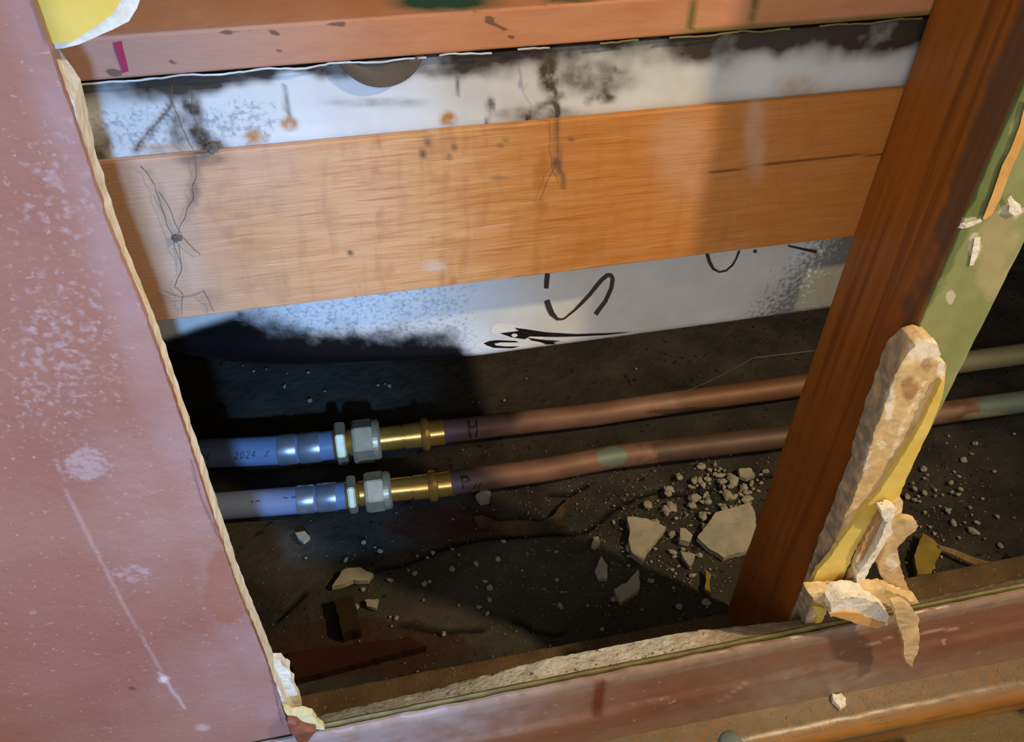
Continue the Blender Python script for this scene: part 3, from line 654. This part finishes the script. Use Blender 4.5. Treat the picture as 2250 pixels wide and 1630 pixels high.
fl = empty('torn_plasterboard_flap', (.46, -.02, .25), 'ragged tan paper flap with white plaster streak beside the foot of the torn strip', 'torn plasterboard')
flp = [(1934, 1096), (1950, 1100), (1981, 1096), (1984, 1114), (1981, 1135), (2009, 1137), (2013, 1148), (2007, 1160), (1982, 1182), (1970, 1199), (1973, 1228), (1977, 1260), (1988, 1278), (1991, 1299), (1972, 1300), (1945, 1283), (1932, 1260), (1924, 1231), (1906, 1249), (1896, 1278), (1870, 1288), (1852, 1280), (1877, 1203), (1906, 1150)]
bm = slab(L(flp, -.020), 'Y', -.0235, -.0195, .003, .0022, 70, jag=.0012, seed=31)
for v_ in bm.verts:
    v_.co.y += .003 * math.sin((v_.co.x - .44) * 90)
o = link('paper', bm, m_paper, fl, smooth=True, sharp=.6); P = verts(o); X, Y_ = topx(P)
setattr_f(o, 'brown', blob(X, Y_, 1915, 1170, 34, 75) * .8); setattr_f(o, 'white', blob(X, Y_, 1960, 1235, 14, 26) * .45); setattr_f(o, 'gray', np.zeros(len(P)))
stw = [(1927, 1105), (1948, 1102), (1965, 1110), (1954, 1140), (1960, 1168), (1940, 1195), (1922, 1222), (1908, 1248), (1894, 1278), (1878, 1280), (1876, 1253), (1909, 1214), (1932, 1172), (1941, 1139), (1930, 1122)]
bm = slab(L(stw, -.026), 'Y', -.0295, -.0225, .003, .0016, 130, jag=.0014, seed=32)
for v_ in bm.verts: v_.co.y += .003 * math.sin((v_.co.x - .44) * 90)
o = link('plaster_streak', bm, m_wplaster, fl, smooth=True, sharp=.6); o['label'] = 'white broken plaster streak'

ck = empty('broken_plaster_chunk', (.44, -.04, .18), 'curled chunk of broken white plaster with peach paper at the stud foot', 'broken plasterboard')
a1 = [(1771, 1290), (1820, 1284), (1870, 1284), (1934, 1280), (1965, 1292), (2012, 1313), (1985, 1316), (1950, 1318), (1915, 1306), (1870, 1296), (1830, 1304), (1785, 1308)]
bm = slab(L(a1, -.030), 'Y', -.036, -.026, .003, .0018, 90, jag=.001, seed=41)
o = link('paper', bm, m_paper, ck, smooth=True, sharp=.6)
for n_ in ('gray', 'white', 'brown'): setattr_f(o, n_, np.zeros(len(o.data.vertices)) + (.25 if n_ == 'white' else 0))
a2 = [(1817, 1312), (1838, 1303), (1862, 1298), (1885, 1300), (1912, 1308), (1934, 1322), (1945, 1338), (1940, 1362), (1915, 1354), (1885, 1340), (1850, 1336), (1818, 1340)]
bm = slab(L(a2, -.040), 'Y', -.046, -.030, .003, .0018, 120, jag=.0012, seed=42)
o = link('plaster_core', bm, m_wplaster, ck, smooth=True, sharp=.6)
a3 = [(1818, 1341), (1850, 1336), (1885, 1341), (1915, 1355), (1941, 1364), (1922, 1373), (1890, 1366), (1850, 1352), (1828, 1346)]
bm = slab(L(a3, -.044), 'Y', -.0475, -.030, .003, .0008, 90, jag=.0006, seed=43)
link('peach_paper_face', bm, m_peach, ck, smooth=True, sharp=.6)
tip = [(1955, 1318), (1977, 1315), (1998, 1324), (2010, 1345), (2015, 1372), (2014, 1400), (2012, 1420), (2002, 1434), (1996, 1452), (1986, 1446), (1981, 1420), (1976, 1392), (1965, 1356)]
bm = slab(L(tip, -.052), 'Y', -.055, -.050, .003, .0014, 80, jag=.0008, seed=51)
for v_ in bm.verts: v_.co.y += .002 * math.cos((v_.co.x - .47) * 160) - .002
o = link('hanging_paper_shred', bm, m_paper, smooth=True, sharp=.6)
for n_ in ('gray', 'white', 'brown'): setattr_f(o, n_, np.zeros(len(o.data.vertices)) + (.1 if n_ == 'white' else 0))
tag(o, 'pale tan shred of torn paper hanging down in front of the brown baseboard', 'torn paper')

# ------------------------------------------------------------------ water pipes
ZP = .0295
def axis(pxs, z=ZP): return [tuple(onZ(x, y, z)) for x, y in pxs]
def pl(P):
    out = [0]
    for a, b in zip(P[:-1], P[1:]): out.append(out[-1] + (Vector(b) - Vector(a)).length)
    return out
def waterline(name, label, ax, xs, rr, tail, mark_fn, text):
    """ax: pixel axis of plastic + fitting; xs: pixel x of the joints"""
    A = axis(ax); Lx = pl(A); pxx = [p[0] for p in ax]
    T = lambda x: float(np.interp(x, pxx, Lx))
    root = empty(name, Vector(A[3]) - Vector((0, 0, ZP)), label, 'water pipe')
    s0, s1, p1, n1a, n1b, n2a, n2b, b1, rg, e1 = [T(x) for x in xs]
    rp, rs, rn1, rn2, rb, rc = rr
    pex = link('plastic_pipe', lathe(A, [(Lx[0] - .25, rp)] + [(t, rp) for t in np.linspace(Lx[0], p1, 12)]), m_pex, root, smooth=True, sharp=.8)
    pex['label'] = 'blue-grey plastic pipe'
    link('crimp_sleeve', lathe(A, [(s0, rp), (s0, rs), (s0 + .002, rs * 1.02), (s0 + (s1 - s0) * .40, rs * 1.0), (s0 + (s1 - s0) * .46, rs * .93), (s0 + (s1 - s0) * .52, rs * 1.02), (s1 - .002, rs * 1.02), (s1, rs), (s1, rp)], caps=False), m_sleeve, root, smooth=True, sharp=.8)['label'] = 'shiny steel crimp sleeve'
    # brass union: collar, small hex, neck
    link('brass_union', lathe(A, [(p1 - .001, rp * .8), (p1 - .001, rp * .98), (p1 + .003, rp * 1.08), (n1a, rp * 1.0), (n1b, rp * .75), (n1b + .004, rp * .95), (n2a, rp * .9), (n2a + .004, rp * .7)]), m_brass, root, smooth=True, sharp=.5)
    bm = lathe(A, [(n1a, rn1 * .90), (n1a + .002, rn1), (n1b - .002, rn1), (n1b, rn1 * .90)], hexa=True, rot=.35)
    bmesh.ops.bevel(bm, geom=bm.edges[:], offset=.0008, segments=2, affect='EDGES'); link('hexagon_collar', bm, m_nut, root)
    bm = lathe(A, [(n2a, rn2 * .93), (n2a + .003, rn2), (n2b - .009, rn2), (n2b - .009, rn2 * .99)], hexa=True, rot=.12)
    bmesh.ops.bevel(bm, geom=bm.edges[:], offset=.001, segments=2, affect='EDGES')
    bm2 = lathe(A, [(n2b - .0092, rn2 * .6), (n2b - .0092, rn2 * .93), (n2b - .003, rn2 * .93), (n2b, rn2 * .82), (n2b, rb * .9)], 40)
    link('union_nut', merge(bm, bm2), m_nut, root)['label'] = 'dull pale brass hexagon nut'
    mid = (n2b + rg) / 2
    link('press_fitting', lathe(A, [(n2b - .001, rb * .9), (n2b, rb), (mid - .0012, rb), (mid - .0010, rb * .93), (mid + .0010, rb * .93), (mid + .0012, rb * 1.04), (rg - .006, rb * 1.08), (rg - .0045, rb * 1.30), (rg, rb * 1.42), (rg + .0045, rb * 1.30), (rg + .006, rb * 1.06), (e1 - .001, rb * 1.10), (e1, rb * 1.04), (e1, rc)], 44, caps=False), m_brass, root, smooth=True, sharp=.7)['label'] = 'shiny brass press fitting'
    Tt = axis(tail); Lt = pl(Tt)
    bm = lathe(Tt, [(t, rc) for t in np.linspace(0, Lt[-1] + .3, 220)], 28)
    cu = link('copper_pipe', bm, m_copper, root, smooth=True); P = verts(cu); X, Y_ = topx(P)
    setattr_f(cu, 'mauve', ss(1150, 1000, X) * .75); mark_fn(cu, X, Y_)
    t_ = bvh(cu); o = link('marker_letter', ribbons(t_, text, off=.0005, step=2), m_ink, cu); o['label'] = 'dark handwritten pipe mark'
    return root, pex, cu
def mk_hot(cu, X, Y_):
    setattr_f(cu, 'mud', ss(1420, 1560, X) * ss(2000, 1800, X) * .85); setattr_f(cu, 'patina', ss(1950, 2100, X) * .35)
    setattr_f(cu, 'pale', ss(1900, 2050, X) * .75); setattr_f(cu, 'dirt', blob(X, Y_, 1560, 905, 130, 10) * .8)
def mk_cold(cu, X, Y_):
    setattr_f(cu, 'mud', blob(X, Y_, 2120, 910, 60, 40) * .4); setattr_f(cu, 'patina', np.maximum(blob(X, Y_, 1345, 1003, 34, 22, .4) * .85, ss(2110, 2200, X) * .8))
    setattr_f(cu, 'pale', blob(X, Y_, 2180, 915, 70, 12) * .6); setattr_f(cu, 'dirt', ss(1330, 1560, X) * ss(2000, 1750, X) * .95)
HM = [[(1029, 924, 4.5), (1031, 945, 4.5), (1034, 962, 4)], [(1046, 923, 4.5), (1048, 945, 4), (1046, 960, 4)], [(1030, 936, 4), (1037, 940, 4), (1047, 936, 4)]]
CM = [[(1014, 1046, 6), (1016, 1060, 4), (1018, 1074, 3)], [(1014, 1047, 5), (1026, 1048, 6), (1032, 1055, 5), (1022, 1060, 4), (1016, 1058, 3)], [(1040, 1073, 3), (1047, 1064, 3)], [(1048, 1073, 3), (1057, 1062, 3)]]
hot, hpex, hcu = waterline('water_pipe', 'upper water pipe on the cavity floor, grey-blue plastic joined by brass to copper marked H',
    [(300, 1003), (440, 997), (620, 988), (700, 981), (770, 972), (835, 965), (935, 953), (985, 947)],
    (614, 704, 733, 738, 762, 775, 836, 880, 934, 976), (.0187, .0195, .0280, .0285, .0155, .0152),
    [(965, 949), (1100, 933), (1300, 911), (1500, 881), (1700, 855), (1760, 846), (2120, 795), (2250, 777), (2330, 765)], mk_hot, HM)
cold, cpex, ccu = waterline('water_pipe', 'lower water pipe on the cavity floor nearest the front, copper with a green patina spot',
    [(330, 1122), (490, 1112), (660, 1098), (760, 1088), (800, 1083), (860, 1076), (950, 1067), (1000, 1061)],
    (655, 740, 760, 764, 784, 802, 860, 905, 951, 992), (.0165, .0172, .0236, .0248, .0143, .0148),
    [(982, 1063), (1050, 1052), (1200, 1032), (1345, 1004), (1500, 985), (1700, 962), (2080, 905), (2250, 882), (2330, 872)], mk_cold, CM)
th = bvh(hpex); tc_ = bvh(cpex)
m_print = material('pipe_print', '303848', rough=.6)
def digits(x, y, s, txt, a=-.05, w_=1.6):
    G = {'2': [[(0, .2), (.5, 0), (1, .3), (0, 1), (1, 1)]], '0': [[(.5, 0), (0, .4), (.2, 1), (.8, .8), (1, .2), (.5, 0)]], '4': [[(.7, 1), (.7, 0), (0, .65), (1, .65)]], '%': [[(1, 0), (0, 1)], [(0, .1), (.2, .2)], [(.8, .8), (1, .9)]], '9': [[(1, .4), (.2, .5), (.2, .1), (.9, .1), (1, .4), (.6, 1)]], '6': [[(.8, 0), (.1, .6), (.4, 1), (.9, .8), (.2, .6)]], 'A': [[(0, 1), (.5, 0), (1, 1)], [(.2, .6), (.8, .6)]], ' ': []}
    out = []
    for i, ch in enumerate(txt):
        for st in G[ch]:
            out.append([(x + i * s * .95 + (p[0] + .25 * (1 - p[1])) * s * .62, y + p[1] * s * 1.15 + a * (i * s + p[0] * s), w_) for p in st])
    return out
for d_ in (digits(515, 993, 13, '2024'), digits(582, 990, 12, '%'), digits(441, 998, 12, '96')): link('printed_text', ribbons(th, d_, step=2), m_print, hpex)
for d_ in ([[(552, 1100, 2), (556, 1104, 2)], [(562, 1101, 2), (572, 1100, 2)]], [[(622, 1093, 2), (632, 1094, 2)], [(640, 1093, 2), (650, 1092, 2)]]): link('printed_text', ribbons(tc_, d_, step=2), m_print, cpex)

# ------------------------------------------------------------------ debris on the dirt
def flake(name, pxs, label, cat, mat=m_chip, z0=.001, th_=.006, seed=1, amp=.0009, tilt=0, grp=None):
    pts = [tuple(onZ(x, y, z0 + th_)[:2]) for x, y in pxs]
    bm = slab(pts, 'Z', z0 + th_, z0, .006, amp, 110, jag=.0012, seed=seed)
    cx_ = sum(p[0] for p in pts) / len(pts)
    for v_ in bm.verts: v_.co.z += max(0, (v_.co.x - cx_)) * tilt
    o = link(name, bm, mat, smooth=True, sharp=.5); return tag(o, label, cat, grp)
flake('plaster_flake', [(1532, 1180), (1559, 1146), (1573, 1125), (1616, 1114), (1648, 1103), (1660, 1128), (1662, 1167), (1641, 1210), (1591, 1224), (1555, 1203)], 'largest pale grey plaster slab on the dirt, touching the stud', 'plaster flake', th_=.008, seed=1)
flake('plaster_flake', [(1379, 1135), (1418, 1137), (1463, 1157), (1442, 1185), (1424, 1207), (1413, 1231), (1388, 1214), (1381, 1185), (1385, 1164)], 'jagged white plaster flake with a downward point, left of the largest slab', 'plaster flake', th_=.010, seed=2)
flake('plaster_flake', [(1402, 1255), (1406, 1295), (1363, 1324), (1349, 1295), (1380, 1275)], 'four-cornered pale plaster flake near the bottom plate', 'plaster flake', th_=.008, seed=3, tilt=.2)
flake('plaster_flake', [(1322, 1221), (1335, 1242), (1335, 1271), (1313, 1272), (1308, 1253)], 'narrow pale plaster flake left of the four-cornered one', 'plaster flake', seed=4)
flake('plaster_flake', [(1495, 1160), (1506, 1160), (1522, 1175), (1516, 1189), (1493, 1185)], 'small lumpy white plaster piece between the two biggest slabs', 'plaster flake', th_=.010, seed=5)
flake('plaster_flake', [(1497, 1210), (1529, 1217), (1525, 1230), (1516, 1244), (1504, 1230)], 'yellowish plaster bit below the gap between the two biggest slabs', 'plaster flake', m_crumb, seed=6)
flake('plaster_flake', [(1305, 1180), (1316, 1178), (1317, 1192), (1308, 1202), (1300, 1198)], 'small upright plaster flake above the narrow one', 'plaster flake', seed=7)
flake('paint_flake', [(1550, 1249), (1563, 1262), (1559, 1285), (1563, 1304), (1548, 1296), (1552, 1275)], 'small dull yellow paint flake left of the foot of the stud', 'paint flake', m_yellowd, seed=8)
flake('plaster_flake', [(729, 1288), (742, 1268), (756, 1249), (791, 1246), (820, 1260), (809, 1274), (775, 1274), (745, 1285)], 'ribbed grey plaster flake on the dark left part of the dirt', 'plaster flake', th_=.008, seed=9)
flake('plaster_flake', [(649, 1171), (670, 1166), (681, 1178), (667, 1189), (655, 1182)], 'small grey plaster flake below the lower plastic pipe', 'plaster flake', seed=10)
flake('plaster_flake', [(802, 1317), (832, 1315), (827, 1335), (806, 1330)], 'small square plaster flake by the dark timber offcut', 'plaster flake', seed=11)
flake('plaster_flake', [(1045, 1088), (1060, 1075), (1078, 1078), (1075, 1100), (1055, 1104)], 'small grey flake just under the lower copper pipe mark', 'plaster flake', m_crumb, seed=12)
flake('plaster_flake', [(1622, 1030), (1650, 1028), (1660, 1045), (1640, 1052), (1625, 1045)], 'grey plaster piece in the gravel beside the upper stud edge', 'plaster flake', m_crumb, seed=13)
flake('plaster_flake', [(2084, 1253), (2137, 1268), (2119, 1292), (2080, 1273)], 'pale flat plaster chip right of the torn paper flap', 'plaster flake', m_crumb, seed=14)
flake('plaster_flake', [(1991, 1278), (2048, 1271), (2087, 1296), (2062, 1315), (1998, 1312)], 'broad grey plaster slab behind the board edge at the right', 'plaster flake', m_crumb, seed=15)
flake('plasterboard_scrap', [(2027, 1171), (2048, 1182), (2071, 1207), (2062, 1224), (2046, 1260), (2016, 1262), (2009, 1221), (2018, 1195)], 'dull yellow scrap of painted board lying in the dark right bay', 'plasterboard scrap', m_yellowd, th_=.01, seed=16)
flake('timber_offcut', [(735, 1318), (775, 1308), (792, 1380), (752, 1392)], 'small dark brown timber block on the left of the dirt', 'timber offcut', m_wood2, th_=.018, amp=.0004, seed=17)
flake('timber_offcut', [(630, 1432), (900, 1400), (935, 1418), (650, 1492)], 'long reddish timber offcut beside the bottom plate at the left', 'timber offcut', m_redwood, th_=.012, amp=.0006, seed=18)
flake('timber_offcut', [(425, 955), (430, 935), (486, 893), (498, 905), (470, 930), (440, 965)], 'orange brown wood splinter in the dark behind the plastic pipes', 'timber offcut', m_redwood, th_=.012, amp=.0004, seed=19)
# dried paper ridge
rp_ = [(1040, 1136), (1060, 1132), (1095, 1146), (1140, 1142), (1185, 1146), (1215, 1132), (1236, 1108), (1252, 1092), (1246, 1112), (1232, 1140), (1246, 1155), (1190, 1160), (1130, 1170), (1085, 1160), (1050, 1150)]
flake('torn_paper', rp_, 'dusty twisted strip of torn paper on the dirt below the lower copper pipe', 'torn paper', material('dusty_paper', '5c4c36', '453826', nscale=60, rough=.95, spec=.1, bump=.8), th_=.007, amp=.002, seed=20)
# curled paper ribbon in right bay
pts = [(2062, 1205), (2095, 1216), (2130, 1232), (2165, 1244), (2200, 1250), (2230, 1246), (2252, 1232), (2275, 1212)]
bm = bmesh.new(); prev = None
rib = []
for i in range(len(pts) - 1):
    for k in range(6): t = k / 6; rib.append((pts[i][0] + (pts[i + 1][0] - pts[i][0]) * t, pts[i][1] + (pts[i + 1][1] - pts[i][1]) * t))
rib.append(pts[-1])
for i, (x, y) in enumerate(rib):
    p = onZ(x, y, .012 + .018 * (i / len(rib)) ** 2); hgt = .003 + .011 * (i / len(rib))
    q = [bm.verts.new(Vector(p) + Vector((0, 0, -hgt * .4))), bm.verts.new(Vector(p) + Vector((.002, .004, hgt * .6)))]
    if prev: bm.faces.new((prev[0], prev[1], q[1], q[0]))
    prev = q
bmesh.ops.solidify(bm, geom=bm.faces[:], thickness=.0008)
o = link('curled_paper', bm, material('curled_paper', 'a08458', 'c0a274', nscale=50, rough=.9), smooth=True); tag(o, 'thin curled strip of tan paper in the dark right bay', 'torn paper')

# pebbles: individual copies
protos = []
for i in range(7):
    bm = bmesh.new(); bmesh.ops.create_icosphere(bm, subdivisions=2, radius=1)
    for v_ in bm.verts: v_.co *= 1 + .45 * noise.noise(v_.co * 1.3 + Vector((i * 7, 0, 0))); v_.co.z *= .6; v_.co.x *= 1 + .25 * math.sin(i)
    me = bpy.data.meshes.new('plaster_crumb'); bm.to_mesh(me); bm.free(); me.materials.append(m_chip if i % 3 else m_crumb); protos.append(me)
def inside_pipe(x, y): return False
def scatter(n, gen, smin, smax, label, group):
    src = None
    for _ in range(n):
        x, y = gen(); p = onZ(x, y, .003); s_ = smin + (smax - smin) * random.random() ** 2.5
        if src is None: o = bpy.data.objects.new('plaster_crumb', protos[random.randrange(7)]); src = o
        else: o = src.copy(); o.data = protos[random.randrange(7)]
        C.objects.link(o); o.location = (p[0], p[1], .0005 + s_ * .25); o.scale = (s_, s_ * random.uniform(.6, 1), s_)
        o.rotation_euler = (random.uniform(-.3, .3), random.uniform(-.3, .3), random.uniform(0, 6.28)); tag(o, label, 'plaster crumb', group)
def gauss(cx, cy, sx, sy, lim):
    while True:
        x, y = random.gauss(cx, sx), random.gauss(cy, sy)
        if lim(x, y): return x, y
sl = lambda x, y: x < 1084 - .338 * (y - 2858) - 12
scatter(110, lambda: gauss(1610, 1085, 75, 60, lambda x, y: sl(x, y) and y > 1015 and x > 1380), .0022, .0075, 'off-white plaster crumb in the dense litter against the left of the stud', 'plaster crumbs left of the stud')
scatter(34, lambda: gauss(1480, 1230, 80, 60, lambda x, y: sl(x, y) and 1100 < y < 1370), .002, .006, 'plaster crumb scattered among the big pale plaster flakes', 'plaster crumbs among the large flakes')
scatter(42, lambda: gauss(1060, 1270, 220, 75, lambda x, y: 560 < x < 1340 and 1150 < y < 1400), .0016, .0042, 'tiny pale crumb on the dirt between the lower pipe and the bottom plate', 'plaster crumbs on the open dirt')
scatter(16, lambda: gauss(800, 840, 230, 30, lambda x, y: 520 < x < 1400 and 800 < y < 900), .0016, .004, 'tiny crumb on the dark concrete under the bathtub', 'crumbs under the bathtub')
scatter(64, lambda: gauss(2060, 1130, 70, 90, lambda x, y: x > 1084 - .5 * (y - 2858) + 22 and 930 < y < 1290), .002, .0065, 'plaster crumb in the dark bay right of the stud', 'plaster crumbs right of the stud')
# uncountable grit
bm = bmesh.new()
def grit(x, y, z, s_):
    d = [Vector((random.uniform(-1, 1), random.uniform(-1, 1), random.uniform(-.3, 1))) * s_ for _ in range(4)]
    v_ = [bm.verts.new(Vector((x, y, z)) + q) for q in d]
    for a in ((0, 1, 2), (0, 1, 3), (0, 2, 3), (1, 2, 3)): bm.faces.new([v_[i] for i in a])
for _ in range(1500):
    x, y = gauss(1500, 1130, 210, 110, lambda x, y: sl(x, y) and 980 < y < 1400); p = onZ(x, y, .001); grit(p[0], p[1], .001, random.uniform(.0006, .0019))
for _ in range(500):
    x, y = random.uniform(560, 1400), random.uniform(1140, 1480); p = onZ(x, y, .001); grit(p[0], p[1], .001, random.uniform(.0005, .0014))
for _ in range(380):
    x, y = gauss(2080, 1130, 90, 100, lambda x, y: x > 1084 - .5 * (y - 2858) + 20 and 930 < y < 1290); p = onZ(x, y, .001); grit(p[0], p[1], .001, random.uniform(.0006, .0016))
o = link('plaster_grit', bm, m_crumb); tag(o, 'fine pale plaster grit scattered over the dirt floor of the cavity', 'grit', kind='stuff')
bm = bmesh.new()
for _ in range(700):
    x = random.uniform(-.08, .35); grit(x, random.uniform(.004, B), .0318, random.uniform(.0003, .0012))
o = link('plate_grit', bm, m_crumb); tag(o, 'fine plaster grit lying on top of the bottom plate', 'grit', kind='stuff')
bm = bmesh.new()
for _ in range(1700):
    x, y = random.uniform(-.1, .75), random.uniform(-.066, -.040); grit(x, y, .0845 - .0387 * x, random.uniform(.0003, .0010))
for _ in range(1200):
    x, y = random.uniform(.1, .9), random.uniform(-.17, -.076); grit(x, y, .013, random.uniform(.0004, .0014))
o = link('sawdust_grit', bm, material('sawdust_grit', 'b09a74', '6e5c40', nscale=200, rough=.9)); tag(o, 'gritty dust on the timber trim and the room floor in front of the wall', 'grit', kind='stuff')

# ------------------------------------------------------------------ cobwebs
def web(lines, Y, jit=.0015, dep=.004):
    out = []
    for ln in lines:
        P_ = []
        for i in range(len(ln) - 1):
            for k in range(8):
                t = k / 8; x = ln[i][0] + (ln[i + 1][0] - ln[i][0]) * t; y = ln[i][1] + (ln[i + 1][1] - ln[i][1]) * t
                p = Vector(onY(x, y, Y - .002)); P_.append(p + noise.noise_vector(p * 120) * jit)
        P_.append(Vector(onY(*ln[-1], Y - .002))); out.append(P_)
    return out
w1 = web([[(378, 180), (376, 235), (330, 285), (296, 335)], [(418, 190), (430, 270), (455, 320), (480, 335)], [(385, 240), (400, 290), (425, 330)], [(310, 368), (340, 405), (356, 470), (380, 520), (400, 590)], [(430, 345), (425, 430), (400, 490), (385, 530)],
          [(395, 540), (400, 600), (385, 630), (405, 650), (400, 690)], [(445, 640), (460, 665), (470, 685)], [(350, 420), (400, 520), (440, 560)], [(360, 640), (400, 655), (450, 640)]], B)
bm = tubes(w1, .00016, 5)
for x, y, s_ in [(386, 522, .0024), (466, 328, .0026), (480, 322, .0018)]:
    p = Vector(onY(x, y, B - .002)); b = bmesh.new(); bmesh.ops.create_icosphere(b, subdivisions=3, radius=s_)
    for v_ in b.verts: v_.co = p + Vector((v_.co.x, v_.co.y * .35, v_.co.z)) * (1 + 1.1 * noise.noise((v_.co + p) * 420))
    bm = merge(bm, b)
tag(link('cobweb', bm, m_web), 'dark dusty cobweb clinging to the left end of the wide rail', 'cobweb')
w2 = web([[(1200, 110), (1205, 160), (1220, 200), (1226, 270), (1225, 350), (1240, 400)], [(1195, 120), (1210, 165)], [(1224, 355), (1205, 400), (1185, 440)], [(1210, 170), (1222, 150)]], B)
bm = tubes(w2, .00016, 5)
for x, y, s_ in [(1203, 150, .0016)]:
    p = Vector(onY(x, y, B - .002)); b = bmesh.new(); bmesh.ops.create_icosphere(b, subdivisions=3, radius=s_)
    for v_ in b.verts: v_.co = p + Vector((v_.co.x * .6, v_.co.y * .35, v_.co.z * 1.3)) * (1 + 1.1 * noise.noise((v_.co + p) * 420))
    bm = merge(bm, b)
tag(link('cobweb', bm, m_web), 'thin dark cobweb hanging over the white strip and the middle of the wide rail', 'cobweb')
def line3(a, b, za, zb, n=14, sag=.0):
    A, B_ = Vector(onZ(*a, za)), Vector(onZ(*b, zb)); return [A.lerp(B_, i / n) + Vector((0, 0, -sag * math.sin(math.pi * i / n))) for i in range(n + 1)]
w3 = [line3((1620, 708), (1562, 775), .30, .10), line3((1500, 862), (1655, 786), .045, .12, sag=.004), line3((1655, 786), (1790, 770), .12, .14), line3((1658, 786), (1652, 828), .12, .045)]
tag(link('cobweb', tubes(w3, .00035, 4), m_webl), 'fine pale cobweb threads above the upper copper pipe near the stud', 'cobweb')
